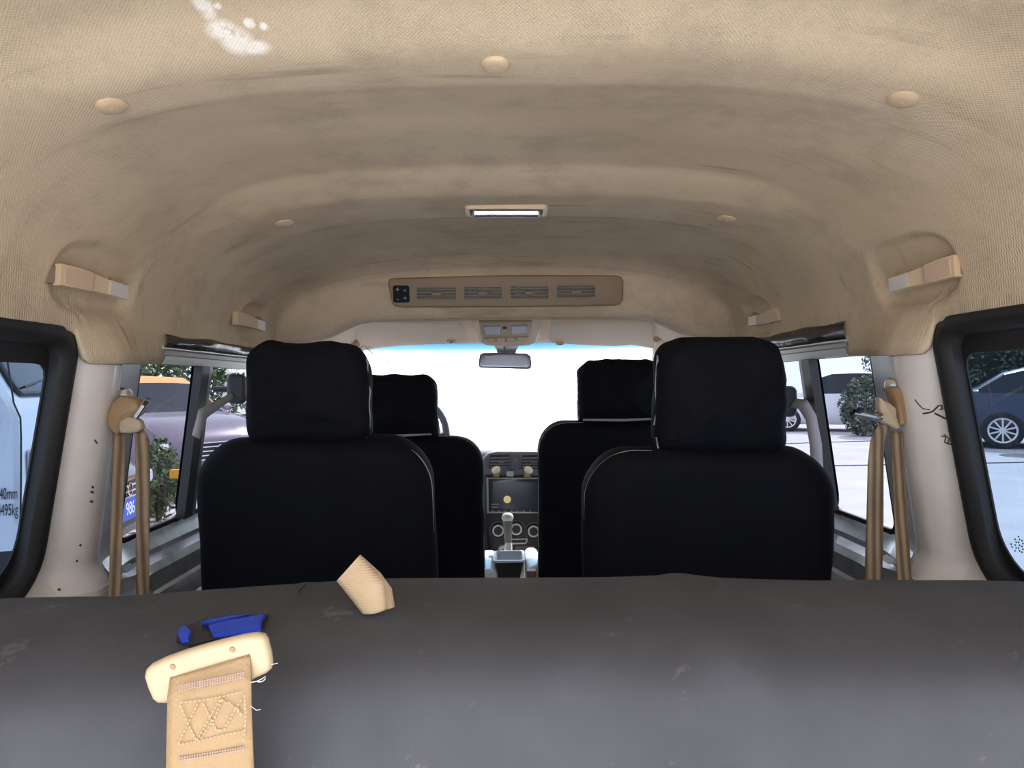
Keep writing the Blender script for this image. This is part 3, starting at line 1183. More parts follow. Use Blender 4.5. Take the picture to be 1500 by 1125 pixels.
tl = [(214, 990), (216, 979), (224, 971), (245, 961), (270, 952), (300, 943), (330, 935), (360, 928), (378, 926), (388, 928.5), (393, 936), (398, 955), (400, 971), (398, 979), (391, 985), (378, 991), (366, 997), (350, 1003), (320, 1012), (290, 1020), (262, 1025), (246, 1028.5), (234, 1028), (226, 1022), (219, 1006)]
ol = [puv(*p) for p in tl]
area = sum(a[0] * b[1] - b[0] * a[1] for a, b in zip(ol, ol[1:] + ol[:1]))
if area < 0:
    ol = ol[::-1]
MB().pad(ol, .009, .0042, o0, RX, UX).build('tongue', CREAM, bt)
for px, py in ((258.5, 972), (345, 947)):
    MB().lathe([(0, .0005), (.0014, .0005), (.0017, 0), (.0017, -.002)], P(px, py, D0) - FW * .0046, -FW, 12).build('rivet_hole', mat('hole_tan', (0.30, 0.20, 0.11), .7), bt)
# webbing
pth_l = [(251, 993, D0 - .0035), (247, 1020, D0 - .009), (246, 1060, D0 - .010), (245, 1125, D0 - .010), (243, 1250, D0 - .006), (240, 1900, D0), (240, 3340, D0)]
pth_r = [(367, 958, D0 - .0035), (368, 1000, D0 - .009), (369, 1050, D0 - .010), (372, 1125, D0 - .010), (374, 1250, D0 - .006), (376, 1900, D0), (376, 3340, D0)]
rows = []
for k in range(7):
    a, b = P(*pth_l[k]), P(*pth_r[k])
    rows.append([a.lerp(b, j / 10) - FW * .0015 * math.sin(math.pi * j / 10) for j in range(11)])
fine = []
for i in range(6):
    for s in range(6):
        fine.append([rows[i][k].lerp(rows[i + 1][k], s / 6) for k in range(11)])
fine.append(rows[-1])
wb = MB().grid(fine).build('webbing', WEBB, bt, auto=60)
so = wb.modifiers.new('thick', 'SOLIDIFY')
so.thickness = .0025
so.offset = 0


def sp(zx, zy, lift=.0125):
    # zoomed crop pixel (200..450 x 890..1125 at 4.788) to a point just off the webbing
    return P(200 + zx / 4.788, 890 + zy / 4.788, D0 - lift - .001)


THREAD = mat('pale_thread', (0.46, 0.34, 0.21), .7)
LILAC = mat('lilac_thread', (0.40, 0.29, 0.25), .7)


def stitches(mb, pts, step=.0022, r=.00045):
    for a, b in zip(pts, pts[1:]):
        L = (b - a).length
        k = max(1, int(L / step))
        for i in range(k):
            mb.tube([a.lerp(b, (i + .1) / k), a.lerp(b, (i + .8) / k)], r, 4)


mb = MB()
stitches(mb, [sp(300, 668), sp(460, 650), sp(600, 625), sp(745, 588)])
stitches(mb, [sp(285, 965), sp(480, 925), sp(620, 890), sp(760, 868)])
stitches(mb, [sp(300, 680), sp(340, 770), sp(420, 935), sp(590, 640), sp(640, 680)])
stitches(mb, [sp(430, 670), sp(290, 960)])
stitches(mb, [sp(465, 670), sp(560, 860), sp(610, 860), sp(735, 640)])
stitches(mb, [sp(640, 660), sp(740, 760), sp(700, 700)])
stitches(mb, [sp(450, 920), sp(545, 780), sp(600, 640)])
stitches(mb, [sp(755, 610), sp(765, 780), sp(750, 940)])
mb.build('stitching', THREAD, bt)
for y0, y1, no in ((545, 452, 3), (1050, 975, 2)):
    mb = MB()
    for k in range(26):
        for off in range(no):
            x = lerp(300, 745, k / 25)
            y = lerp(y0, y1, k / 25) + off * 16
            mb.tube([sp(x, y), sp(x + 2, y + 11)], .0005, 4)
    mb.build('bar_stitching', LILAC, bt)
mb = MB()
mb.tube([sp(800, 525), sp(840, 518), sp(880, 500), sp(905, 482), sp(900, 505), sp(880, 520), sp(850, 522)], .0002, 4)
mb.tube([sp(800, 690), sp(840, 720), sp(870, 715)], .00015, 4)
mb.tube([sp(945, 400), sp(970, 395), sp(990, 388)], .00015, 4)
mb.build('loose_thread', WHITEP, bt)


# ------------------------------------------------------------------ hanging second-row belts
def hang_belt(side, label, L1, L2, cover, tongue, tcover, anchor):
    t = thing('hanging_seat_belt', label, 'seat belt', P(*anchor), 'second row pillar seat belts')
    # webbing: lists of (px_left, px_right, py, depth)
    for Ls in (L1, L2):
        rows = []
        for (a, b, y, d) in Ls:
            pa_, pb_ = P(a, y, d), P(b, y, d + .004)
            rows.append([pa_.lerp(pb_, j / 8) - FW * .002 * math.sin(math.pi * j / 8) for j in range(9)])
        fine = []
        for i in range(len(rows) - 1):
            for s in range(5):
                fine.append([rows[i][k].lerp(rows[i + 1][k], s / 5) for k in range(9)])
        fine.append(rows[-1])
        o = MB().grid(fine).build('webbing', WEBT, t, auto=60)
        sm = o.modifiers.new('thick', 'SOLIDIFY')
        sm.thickness = .002
    # D-ring cover
    dc = cover[0]
    cc = cover[1]
    o0_ = P(sum(p[0] for p in cc) / len(cc), sum(p[1] for p in cc) / len(cc), dc)
    ol = [((P(px, py, dc) - o0_).dot(RX), (P(px, py, dc) - o0_).dot(UX)) for px, py in cc]
    ar = sum(a[0] * b[1] - b[0] * a[1] for a, b in zip(ol, ol[1:] + ol[:1]))
    if ar < 0:
        ol = ol[::-1]
    MB().pad(ol, .034, .009, o0_, RX, UX, .003).build('guide_cover', mat('tan_belt_plastic', (0.34, 0.215, 0.105), .42), t)
    MB().tube([P(*tongue[0]), P(*tongue[1])], [.0045, .0048], 8).build('tongue_edge', CHROME, t, 'chrome belt tongue')
    a, b = P(*tongue[0]), P(*tongue[1])
    ax = (b - a).normalized()
    mb = MB()
    mb.ribbon([a.lerp(b, .1), a.lerp(b, .9)], ax.cross(FW).normalized() * .006 + FW * .014, .003)
    mb.build('tongue', CHROME, t)
    mb = MB()
    mb.ribbon([a.lerp(b, .82), a.lerp(b, .97)], ax.cross(FW).normalized() * .006 + FW * .0145, .0062)
    mb.build('tongue_tip', BLACKP, t)
    dt, tc_ = tcover
    o1 = P(sum(p[0] for p in tc_) / len(tc_), sum(p[1] for p in tc_) / len(tc_), dt)
    ol = [((P(px, py, dt) - o1).dot(RX), (P(px, py, dt) - o1).dot(UX)) for px, py in tc_]
    ar = sum(p[0] * q[1] - q[0] * p[1] for p, q in zip(ol, ol[1:] + ol[:1]))
    if ar < 0:
        ol = ol[::-1]
    MB().pad(ol, .018, .005, o1, RX, UX, .002).build('tongue_cover', mat('pale_tan_plastic', (0.47, 0.36, 0.23), .45), t)
    pa2 = P(*anchor)
    MB().lathe([(0, .012), (.010, .011), (.013, .006), (.014, -.02)], pa2, Vector((-side * .8, -.6, 0)), 16).build('anchor_bolt', CHROME, t)
    return t


hang_belt(-1, 'tan seat belt looped on the left pillar behind the left second row seat',
          [(166, 183, 632, 1.215), (165.5, 183, 680, 1.21), (163, 180, 760, 1.20), (160, 177, 876, 1.185), (156, 174, 1000, 1.17), (150, 168, 1150, 1.15)],
          [(190, 207, 628, 1.20), (197, 214, 634, 1.195), (199, 219, 645, 1.195), (199.5, 220, 680, 1.20), (200, 219.5, 760, 1.20), (201, 218.5, 876, 1.21), (201, 219, 1000, 1.215), (198, 216, 1150, 1.225)],
          (1.205, [(169, 590), (180, 581), (192, 580), (206, 586), (212, 597), (205, 608), (192, 617), (184, 632), (176, 636), (168, 630), (162.5, 620), (163, 606)]),
          [(199, 611, 1.175), (216, 586, 1.165)],
          (1.185, [(179, 616), (190, 610), (200, 611), (208, 616), (211, 627), (206, 632), (194, 634), (180, 634), (177.5, 626)]),
          (181, 578, 1.235))
hang_belt(1, 'tan seat belt looped on the right pillar, its silver tongue pointing at the window',
          [(1287, 1303, 622, 1.20), (1279, 1298, 634, 1.195), (1274, 1294, 650, 1.195), (1271, 1293, 680, 1.195), (1269, 1293, 760, 1.20), (1266, 1291, 852, 1.20), (1263, 1288, 1000, 1.21), (1262, 1287, 1150, 1.22)],
          [(1304, 1322, 632, 1.215), (1306, 1323, 680, 1.21), (1310, 1329, 760, 1.20), (1314, 1334, 852, 1.185), (1319, 1338, 1000, 1.17), (1322, 1340, 1150, 1.15)],
          (1.215, [(1296, 570), (1303, 566), (1311, 567), (1319, 578), (1325, 593), (1327, 606), (1324, 617), (1317, 624), (1310, 621), (1310, 606), (1306, 585), (1300, 575)]),
          [(1291, 612, 1.188), (1251, 603, 1.18)],
          (1.20, [(1284, 582), (1292, 586), (1300, 590), (1310, 598), (1311, 612), (1316, 625), (1311, 629), (1296, 621), (1287, 617), (1285, 600)]),
          (1308, 564, 1.225))


# grey straps by the sliding windows
def strap(side, label, pts, anchor):
    t = thing('hanging_strap', label, 'strap', P(*anchor), 'grey straps at the side windows')
    rows = []
    for (px, py, d, ax, ay) in pts:
        rows.append([P(px - ax, py - ay, d), P(px, py, d - .003), P(px + ax, py + ay, d)])
    fine = []
    for i in range(len(rows) - 1):
        for s in range(4):
            fine.append([rows[i][k].lerp(rows[i + 1][k], s / 4) for k in range(3)])
    fine.append(rows[-1])
    o = MB().grid(fine).build('webbing', WEBG, t)
    sm = o.modifiers.new('thick', 'SOLIDIFY')
    sm.thickness = .002
    a = P(*anchor)
    MB().pad(rrect(.045, .075, .015, 5), .03, .01, a, RX, UX).build('guide', mat('grey_belt_guide', (0.05, 0.055, 0.07), .5), t)
    MB().tube([a, Vector((side * .731, a.y, a.z))], .008, 8).build('bracket', BLACKP, t)
    return t


strap(-1, 'grey strap hanging inside the left sliding window beside the headrest', [(343, 578, 1.70, 2, 4), (325, 589, 1.64, 3, 5), (310, 598, 1.59, 4, 6), (296, 607, 1.545, 5, 7), (287, 640, 1.515, 6, 3)], (347, 570, 1.71))
strap(1, 'grey strap curving down inside the right sliding window beside the headrest', [(1160, 590, 1.63, 5, -7), (1176, 592, 1.58, 7, -6), (1188, 612, 1.545, 8, -3), (1195, 650, 1.525, 9, 0), (1199, 720, 1.50, 9, 0)], (1152, 588, 1.655))


# scratches and chips on the pillar paint
def wall_hit(px, py):
    for k in range(600):
        d = .95 + k * .001
        p = P(px, py, d)
        if abs(p.x) >= xwall(p.z - H, d) - .0012:
            return p
    return P(px, py, 1.2)


def zr(zx, zy):
    return wall_hit(1100 + zx / 3.75, 440 + zy / 3.75)


mb = MB()
for ln, r in (([(900, 545), (925, 575), (945, 595), (985, 600)], .0009), ([(945, 622), (975, 618), (1000, 610), (1030, 580), (1048, 575), (1052, 598), (1040, 598)], .0014), ([(1010, 620), (1060, 645), (1095, 660), (1085, 685), (1090, 710)], .0016),
              ([(1045, 745), (1070, 750), (1064, 780), (1100, 792)], .0012), ([(1060, 735), (1090, 760), (1080, 790)], .001)):
    mb.tube([zr(*q) for q in ln], r, 5)
rg = random.Random(3)
pz = [zr(lerp(1098, 1160, k / 16) + rg.uniform(-8, 8), lerp(712, 940, k / 16)) for k in range(17)]
mb.tube(pz, [rg.uniform(.0012, .0042) * (1 - .6 * k / 16) for k in range(17)], 6)
tn += 1
struct(mb.build('trim_%d' % tn, mat('dark_scratch', (0.05, 0.035, 0.025), .8)))
mb = MB()
for px, py, r in ((139, 647, .002), (141, 650, .0015), (117, 800, .0025), (112, 823, .002), (86, 865, .003), (134, 722, .004), (133, 736, .004), (135, 715, .003)):
    a = wall_hit(px, py)
    mb.tube([a, wall_hit(px + 1.5, py - 3)], [r, r * .5], 6)
tn += 1
struct(mb.build('trim_%d' % tn, MATS['dark_scratch']))

# ------------------------------------------------------------------ cab: windshield, visors, console, mirror
ws = bpy.data.objects.new('window_7', None)
C.objects.link(ws)
struct(ws)


def wsp(u, v):
    """u -1..1 across, v 0 at the cowl .. 1 at the header"""
    w = lerp(.74, .66, v)
    h = lerp(-.37, .215, v)
    d = lerp(3.72, 2.985, v) - .16 * (u * u) * (1 - .2 * v)
    return V3(u * w, d + .10, h - .03 * u * u * v)


def ws_part(v0, v1, nv):
    return MB().grid([[wsp(k / 12 - 1, lerp(v0, v1, j / nv)) for k in range(25)] for j in range(nv + 1)])


ws_part(0, .84, 8).build('pane', GL_FRONT, ws)
ws_part(.84, 1.03, 4).build('shade_band', GL_BAND, ws, 'blue tinted shade band')
mb = MB()
for s in (-1, 1):
    tn += 1
    rows = []
    for k in range(13):
        v = k / 12
        a = wsp(s * .985, v)
        w0 = V3(s * lerp(.775, .70, v), a.y - .14, a.z - H)
        rows.append([a + X * s * .02, a - X * s * .012 - Y * .02, a - X * s * .012 - Y * .07, w0, w0 + X * s * .03 + Y * .1])
    struct(MB().grid(rows).build('trim_%d' % tn, CABIN))
# A pillar lower quarter to body side: cowl
mb = MB()
rows = [[wsp(k / 12 - 1, 0) + Vector((0, dy, dz)) for k in range(25)] for dy, dz in ((.0, .005), (.05, -.01), (.06, -.5))]
tn += 1
struct(MB().grid(rows).build('trim_%d' % tn, BLACKP))


def visor(pts, d0, d1, label, clip, hinge):
    cx_ = sum(p[0] for p in pts) / len(pts)
    cy_ = sum(p[1] for p in pts) / len(pts)
    t = thing('sun_visor', label, 'sun visor', P(cx_, cy_, (d0 + d1) / 2), 'cab sun visors')
    o_ = P(cx_, cy_, (d0 + d1) / 2)
    Vv = Vector((0, d0 - d1, .085)).normalized()
    nn = RX.cross(Vv)
    ol = []
    for px, py in pts:
        q = ray_plane(px, py, o_, nn) - o_
        ol.append((q.dot(RX), q.dot(Vv)))
    ar = sum(a[0] * b[1] - b[0] * a[1] for a, b in zip(ol, ol[1:] + ol[:1]))
    if ar < 0:
        ol = ol[::-1]
    MB().pad(ol, .022, .009, o_, RX, Vv, .004).build('visor_panel', CABIN, t)
    q = ray_plane(*clip, o_, nn) + nn * .016
    MB().pad(rrect(.036, .016, .006, 5), .012, .004, q, RX, Vv).build('visor_clip', BEIGE, t)
    MB().box(q + nn * .006 + Vv * .002, (.010, .004, .005)).build('clip_slot', BLACKP, t)
    MB().tube([P(*hinge, d1 - .06), P(*hinge, d1 + .02)], .012, 10).build('hinge', CREAM, t)


visor([(515, 468), (672, 470), (682, 484), (686, 498), (670, 501), (600, 503), (540, 506), (528, 503), (520, 490)], 2.72, 2.90, 'cream sun visor on the left above the driver', (661, 495), (523, 505))
visor([(808, 470), (950, 468), (958, 476), (956, 490), (944, 501), (900, 505), (850, 503), (806, 500), (802, 494)], 2.72, 2.90, 'cream sun visor on the right above the passenger', (820, 498), (961, 497))
MB_ = None
oc = thing('overhead_console', 'cream overhead map lamp console above the rear view mirror', 'console', P(742, 485, 2.86))
o_ = P(742, 484, 2.84)
Vv = Vector((0, -.14, .075)).normalized()
nn = RX.cross(Vv)


def ocp(px, py, off=0.0):
    return ray_plane(px, py, o_, nn) + nn * off


def ocpoly(pts):
    ol = []
    for px, py in pts:
        q = ray_plane(px, py, o_, nn) - o_
        ol.append((q.dot(RX), q.dot(Vv)))
    ar = sum(a[0] * b[1] - b[0] * a[1] for a, b in zip(ol, ol[1:] + ol[:1]))
    return ol[::-1] if ar < 0 else ol


MB().pad(ocpoly([(690, 466), (795, 464), (792, 480), (786, 498), (775, 503), (742, 505), (712, 503), (698, 497), (694, 480)]), .03, .012, o_, RX, Vv, .004).build('console_body', CABIN, oc)
MB().pad(ocpoly([(702, 466), (779, 465), (777, 494), (705, 496)]), .012, .004, o_ + nn * .014, RX, Vv).build('console_plate', CREAM, oc)
GREYL = mat('frosted_lamp_lens', (0.45, 0.45, 0.52), .25)
for a in ([(708, 472), (733, 471), (733, 483), (712, 484)], [(749, 471), (772, 470), (771, 481), (749, 483)]):
    MB().pad(ocpoly(a), .008, .002, o_ + nn * .019, RX, Vv).build('map_lamp_lens', GREYL, oc)
for x0, x1 in ((709, 725.5), (727.5, 740), (742.5, 755), (757.5, 773.5)):
    y = lerp(492.2, 490.3, (x0 - 709) / 50)
    MB().pad(ocpoly([(x0, y + 3), (x1, y + 3), (x1, y - 3), (x0, y - 3)]), .007, .0015, o_ + nn * .0205, RX, Vv).build('console_button', BEIGE, oc)
MB().box(ocp(739.5, 474, .022), (.016, .008, .01)).build('switch', mat('brown_switch', (0.16, 0.09, 0.05), .5), oc)

rm = thing('rear_view_mirror', 'dark grey rear view mirror hanging at the windshield centre', 'mirror', P(739, 528, 2.98))
o_ = P(739, 528.5, 2.96)
MB().pad([((P(px, py, 2.96) - o_).dot(RX), (P(px, py, 2.96) - o_).dot(UX)) for px, py in reversed([(701.5, 537), (701, 530), (703, 520), (708, 517), (739, 516.5), (772, 518), (777, 522), (779, 533), (777.5, 539.5), (773, 541), (739, 539.5), (704, 539)])], .03, .008, o_, RX, UX).build('mirror_housing', mat('grey_mirror_housing', (0.10, 0.11, 0.14), .4), rm)
mglass = mat('mirror_glass', (0.42, 0.46, 0.56), .25, .5)
MB().pad([((P(px, py, 2.94) - o_).dot(RX), (P(px, py, 2.94) - o_).dot(UX)) for px, py in reversed([(703, 536), (703.5, 527), (706, 520.5), (739, 518.5), (770, 520), (775.5, 524), (777, 534), (775, 538.5), (739, 537.5), (706, 537)])], .003, .001, o_ - FW * .0155, RX, Vector((0, .06, 1)).normalized()).build('mirror_glass', mglass, rm)
mb = MB()
rws = []
for (x0, x1, y, d) in ((719, 766, 503, 3.02), (723, 761, 506, 3.01), (727, 757, 511, 2.995), (729, 755, 518, 2.98)):
    a, b = P(x0, y, d), P(x1, y, d)
    rws.append([a, b, b + Y * .03, a + Y * .03, a])
mb.grid(rws)
mb.tube([P(739, 503, 2.99), P(739.5, 517, 2.965)], .005, 8)
mb.build('mirror_mount', mat('grey_mount', (0.16, 0.18, 0.22), .5), rm)

wi = MB()
wi.tube([P(521, 517, 2.88), P(530, 508, 2.88), P(533, 506, 2.88), P(540, 512, 2.88), P(550, 522, 2.885), P(562, 527, 2.89), P(576, 528, 2.89), P(592, 523, 2.89)], .0016, 5)
wi.tube([P(533, 506, 2.87), P(541, 508, 2.875), P(549, 507, 2.88)], .0014, 5)
tag(wi.build('dangling_wire', BLACKP), 'thin black wire dangling below the left sun visor', 'wire')

# ------------------------------------------------------------------ dashboard
dash = thing('dashboard', 'grey dashboard with centre stack below the windshield', 'dashboard', V3(0, 3.2, -1.1))
rows = []
for k in range(41):
    x = lerp(-.735, .735, k / 40)
    cen = math.exp(-((x - .045) / .16) ** 4)
    hood = .10 * math.exp(-((x + .38) / .17) ** 4)
    yb = 3.05 - .06 * cen
    prof = [(yb + .02, -1.08), (yb - .0, -.75), (yb - .02, -.50), (yb - .01, -.36), (yb + .0, -.305 + hood * .5), (yb + .04, -.285 + hood), (yb + .16, -.285 + hood), (yb + .35, -.315), (3.72, -.36), (3.74, -.6)]
    rows.append([V3(x, d, h) for d, h in prof])
MB().grid(rows).build('dash_body', DASHM, dash, auto=60)
D = 2.955
os_ = P(756, 760, D)
Vs = Vector((0, .12, 1)).normalized()
ns = RX.cross(Vs)


def spt(px, py, off=0.0):
    return ray_plane(px, py, os_, ns) + ns * off


def spoly(pts, o=None):
    o = o or os_
    ol = []
    for px, py in pts:
        q = ray_plane(px, py, os_, ns) - o
        ol.append((q.dot(RX), q.dot(Vs)))
    ar = sum(a[0] * b[1] - b[0] * a[1] for a, b in zip(ol, ol[1:] + ol[:1]))
    return ol[::-1] if ar < 0 else ol


def plate(pts, T, off, name, m, r=.004, parent=dash, label=None):
    return MB().pad(spoly(pts), T, r, os_ + ns * off, RX, Vs).build(name, m, parent, label)


plate([(706, 697), (708, 672), (716, 664), (728, 661), (786, 660), (800, 664), (806, 697)], .06, 0, 'vent_surround', mat('blue_grey_plastic', (0.23, 0.245, 0.29), .5), .012)
plate([(712, 697), (800, 695), (802, 760), (800, 800), (796, 850), (735, 850), (716, 810), (711, 770)], .05, 0, 'centre_stack', DASHD, .01)
for x0, x1 in ((717, 746.5), (763.5, 794)):
    v_ = plate([(x0, 687), (x0 + 2, 667), (x1, 666), (x1, 686)], .008, .030, 'dash_vent', BLACKP, .003)
    sl = MB()
    for k in range(4):
        a, b = spt(x0 + 1, 671.5 + k * 4.4, .036), spt(x1 - 1, 671 + k * 4.4, .036)
        sl.ribbon([a, b], Vs * .0032 - ns * .002, .002)
    cxx = (x0 + x1) / 2 + 3
    sl.box(spt(cxx, 677, .040), (.026, .008, .006))
    sl.build('vent_slat', mat('slate_slat', (0.22, 0.23, 0.27), .4), v_, smooth=False)
hzd = plate([(748.5, 688), (748.5, 666), (762, 666), (762, 688)], .01, .030, 'hazard_switch', mat('slate_switch', (0.13, 0.13, 0.17), .4), .002)
tri = [spt(755.2, 672, .037), spt(757.6, 678, .037), spt(752.8, 678, .037), spt(755.2, 672, .037)]
MB().tube(tri, .0014, 4).build('hazard_triangle', mat('pale_triangle', (0.5, 0.5, 0.55), .5), hzd)
# head unit
hu = thing('head_unit', 'large touch screen head unit in the centre stack', 'screen', spt(756, 725, .03))
MB().pad(spoly([(713.5, 752), (713.5, 700), (798, 699), (798, 751)]), .02, .005, os_ + ns * .030, RX, Vs).build('bezel', mat('silver_bezel', (0.62, 0.63, 0.66), .35, .5), hu)
MB().pad(spoly([(716.5, 749), (716.5, 702), (795, 701), (795, 748.5)]), .004, .0015, os_ + ns * .0405, RX, Vs).build('screen', mat('dark_glass_screen', (0.05, 0.06, 0.085), .2), hu)
SCR = bpy.data.materials.new('screen_icon_glow')
SCR.use_nodes = True
SCR.node_tree.nodes['Principled BSDF'].inputs['Base Color'].default_value = (.5, .45, .25, 1)
SCR.node_tree.nodes['Principled BSDF'].inputs['Emission Color'].default_value = (.8, .65, .25, 1)
SCR.node_tree.nodes['Principled BSDF'].inputs['Emission Strength'].default_value = .35
MB().lathe([(0, .001), (.014, .001), (.016, 0), (.016, -.002)], spt(743, 731, .043), ns, 20).build('screen_icon', SCR, hu)
for k, (x0, x1, y) in enumerate(((720, 731, 738), (720, 730, 742))):
    MB().box(spt((x0 + x1) / 2, y, .0432), ((x1 - x0) * .003, .001, .005)).build('screen_text', mat('screen_text_grey', (0.35, 0.37, 0.42), .5), hu)
for j in range(7):
    MB().box(spt(722 + j * 9, 747, .0432), (.006, .001, .005)).build('screen_key', MATS['screen_text_grey'], hu)
# cream clips above the screen
for (px, lab, fl_) in ((728, 'cream phone clip on the left top edge of the screen', -1), (772.5, 'cream phone clip on the right top edge of the screen', 1)):
    t = thing('phone_clip', lab, 'clip', spt(px, 697, .04), 'cream clips on the screen')
    MB().pad(spoly([(px - 4.5, 699), (px + 4, 699), (px + 5, 691), (px - 4, 691)]), .028, .006, os_ + ns * .048, RX, Vs).build('clip_body', mat('gold_clip', (0.62, 0.40, 0.13), .35), t)
    c0 = spt(px + fl_ * .8, 689, .058)
    MB().lathe([(0, .006), (.012, .008), (.020, .004), (.017, -.004), (.008, -.008)], c0, (ns + Vs * .8 + RX * .35 * fl_).normalized(), 20).build('suction_cap', mat('pale_cream_cap', (0.85, 0.76, 0.56), .35), t)
t = MB().pad(spoly([(742.5, 698), (753, 698), (753, 690.5), (742.5, 690.5)]), .02, .004, os_ + ns * .04, RX, Vs).build('dash_badge', WHITEP)
tag(t, 'small white box between the two cream clips above the screen', 'box')
# knobs
for px, py in ((730, 776), (756, 774), (781, 777)):
    k_ = MB().lathe([(0, .026), (.020, .026), (.022, .022), (.023, .0)], spt(px, py, .025), ns, 24).build('climate_knob', DASHD, dash)
    MB().lathe([(.018, .0265), (.0245, .0265), (.0255, .02), (.018, .02)], spt(px, py, .025), ns, 24).build('knob_ring', BRUSH, k_)
    MB().lathe([(.032, .0), (.033, .008), (.037, .008), (.038, .0)], spt(px, py, .025), ns, 28).build('knob_dial', DASHM, k_)
plate([(744, 797), (770, 796), (773, 791), (772, 787), (744, 788)], .012, .028, 'stack_slot', BRUSH, .003)
plate([(745, 794), (769, 793.5), (770.5, 789), (745, 790)], .012, .0295, 'slot_inset', BLACKP, .002)
plate([(754, 808), (785, 807), (785, 798), (754, 799)], .012, .026, 'stack_pocket', mat('taupe_pocket', (0.25, 0.22, 0.19), .5), .002)
MB().lathe([(.006, .012), (.020, .010), (.024, .004), (.024, -.01)], spt(737, 805, .025), ns, 20).build('power_socket', BRUSH, dash)
# console tunnel
fc = MB().pad(rrect(.12, .62, .03, 4), .34, .02, V3(.02, 2.64, -.93), X, Y).build('floor_console', mat('tan_floor_console', (0.42, 0.31, 0.20), .6))
tag(fc, 'tan floor console carrying the gear lever between the front seats', 'console')
# gear lever
gl = thing('gear_lever', 'white gear lever with grey shaft in front of the climate knobs', 'gear lever', P(744, 840, 2.60))
MB().tube([P(745, 845, 2.60), P(744.5, 805, 2.62), P(745, 796, 2.63)], [.022, .016, .014], 14).build('lever_boot', WHITEP, gl)
MB().tube([P(744.6, 797, 2.63), P(744, 775, 2.64), P(743.5, 760, 2.65)], [.0135, .017, .0195], 14).build('shaft', mat('taupe_grey', (0.26, 0.25, 0.24), .4), gl)
MB().lathe([(.019, -.008), (.0235, 0), (.0235, .008), (.019, .018), (.009, .023), (0, .024)], P(743.5, 760, 2.65), Vector((0, .05, 1)), 18).build('knob', mat('white_knob', (0.85, 0.85, 0.83), .25), gl)
# tray bin between the seats
tb = thing('storage_bin', 'open white bin with dark outside between the front seats', 'bin', P(745, 850, 2.42))
zt = P(745, 816, 2.46).z
mb = MB()
xc = P(745.5, 815, 2.46).x


def binring(w, l, z, yc=2.48):
    return [Vector((xc + u, yc + v, z)) for u, v in rrect(w, l, .012, 4)]


zb = H - .73
rws = [binring(.098, .13, zt - .002), binring(.104, .14, zt + .002), binring(.112, .15, zt), binring(.112, .15, zt - .008)]
mb.grid([binring(.094, .13, zt - .002), binring(.10, .136, zt + .002), binring(.112, .15, zt + .001), binring(.112, .15, zt - .006), binring(.106, .144, zt - .006)], True)
mb.build('rim', WHITEP, tb)
MB().grid([binring(.104, .142, zt - .004), binring(.068, .10, zt - .09), binring(.066, .098, zb), binring(.001, .001, zb)], True).build('outer_shell', DASHD, tb)
MB().grid([binring(.096, .132, zt), binring(.064, .095, zt - .075), binring(.001, .001, zt - .075)], True).build('liner', mat('pale_grey_liner', (0.50, 0.51, 0.55), .5), tb)
pp = MB()
for k in range(5):
    pp.box((xc + random.uniform(-.018, .018), 2.47 + random.uniform(-.02, .02), zt - .068 + k * .005), (.03, .022, .003), Matrix.Rotation(random.uniform(-.5, .5), 3, 'Z') @ Matrix.Rotation(random.uniform(-.5, .5), 3, 'X'))
tag(pp.build('crumpled_paper', WHITEP, None, smooth=False), 'crumpled white paper scraps inside the open white bin', 'paper')
bx = MB().pad(rrect(.030, .055, .004, 3), .03, .003, P(778.5, 846, 2.34), X, Z).build('buckle', mat('brown_red_plastic', (0.14, 0.07, 0.06), .4))
tag(bx, 'small dark brown belt buckle right of the white bin', 'buckle')
MB().pad(rrect(.032, .028, .004, 3), .006, .002, P(778.5, 835.5, 2.335), X, Y).build('buckle_top', mat('pink_grey_plastic', (0.45, 0.36, 0.38), .4), bx)
# steering wheel
sw = thing('steering_wheel', 'grey steering wheel beyond the driver headrest', 'steering wheel', P(590, 650, 2.80))
cw = P(588, 640, 2.80)
aw = Vector((0, -.9, .42)).normalized()
u_, w_ = X, aw.cross(X).normalized()
ring = [cw + (u_ * math.cos(2 * math.pi * k / 48) + w_ * math.sin(2 * math.pi * k / 48)) * .185 for k in range(49)]
MB().tube(ring, .015, 10, False).build('rim', mat('grey_wheel_rim', (0.20, 0.22, 0.26), .45), sw)
for a in (0, math.pi, -math.pi / 2):
    MB().tube([cw, cw + (u_ * math.cos(a) + w_ * math.sin(a)) * .18], .014, 8).build('spoke', BLACKP, sw)
MB().lathe([(0, .02), (.05, .016), (.065, 0), (.05, -.03), (.03, -.25)], cw, aw, 20).build('hub', BLACKP, sw)

# ------------------------------------------------------------------ outside
def ground_mat():
    m = mat('pale_concrete_pavement', (0.50, 0.49, 0.51), .8, var=.10, vscale=1.2, bump=.3, bscale=30)
    return m


gr = MB().box((0, 10, -.05), (160, 160, .1)).build('ground', ground_mat(), None, smooth=False)
struct(gr)
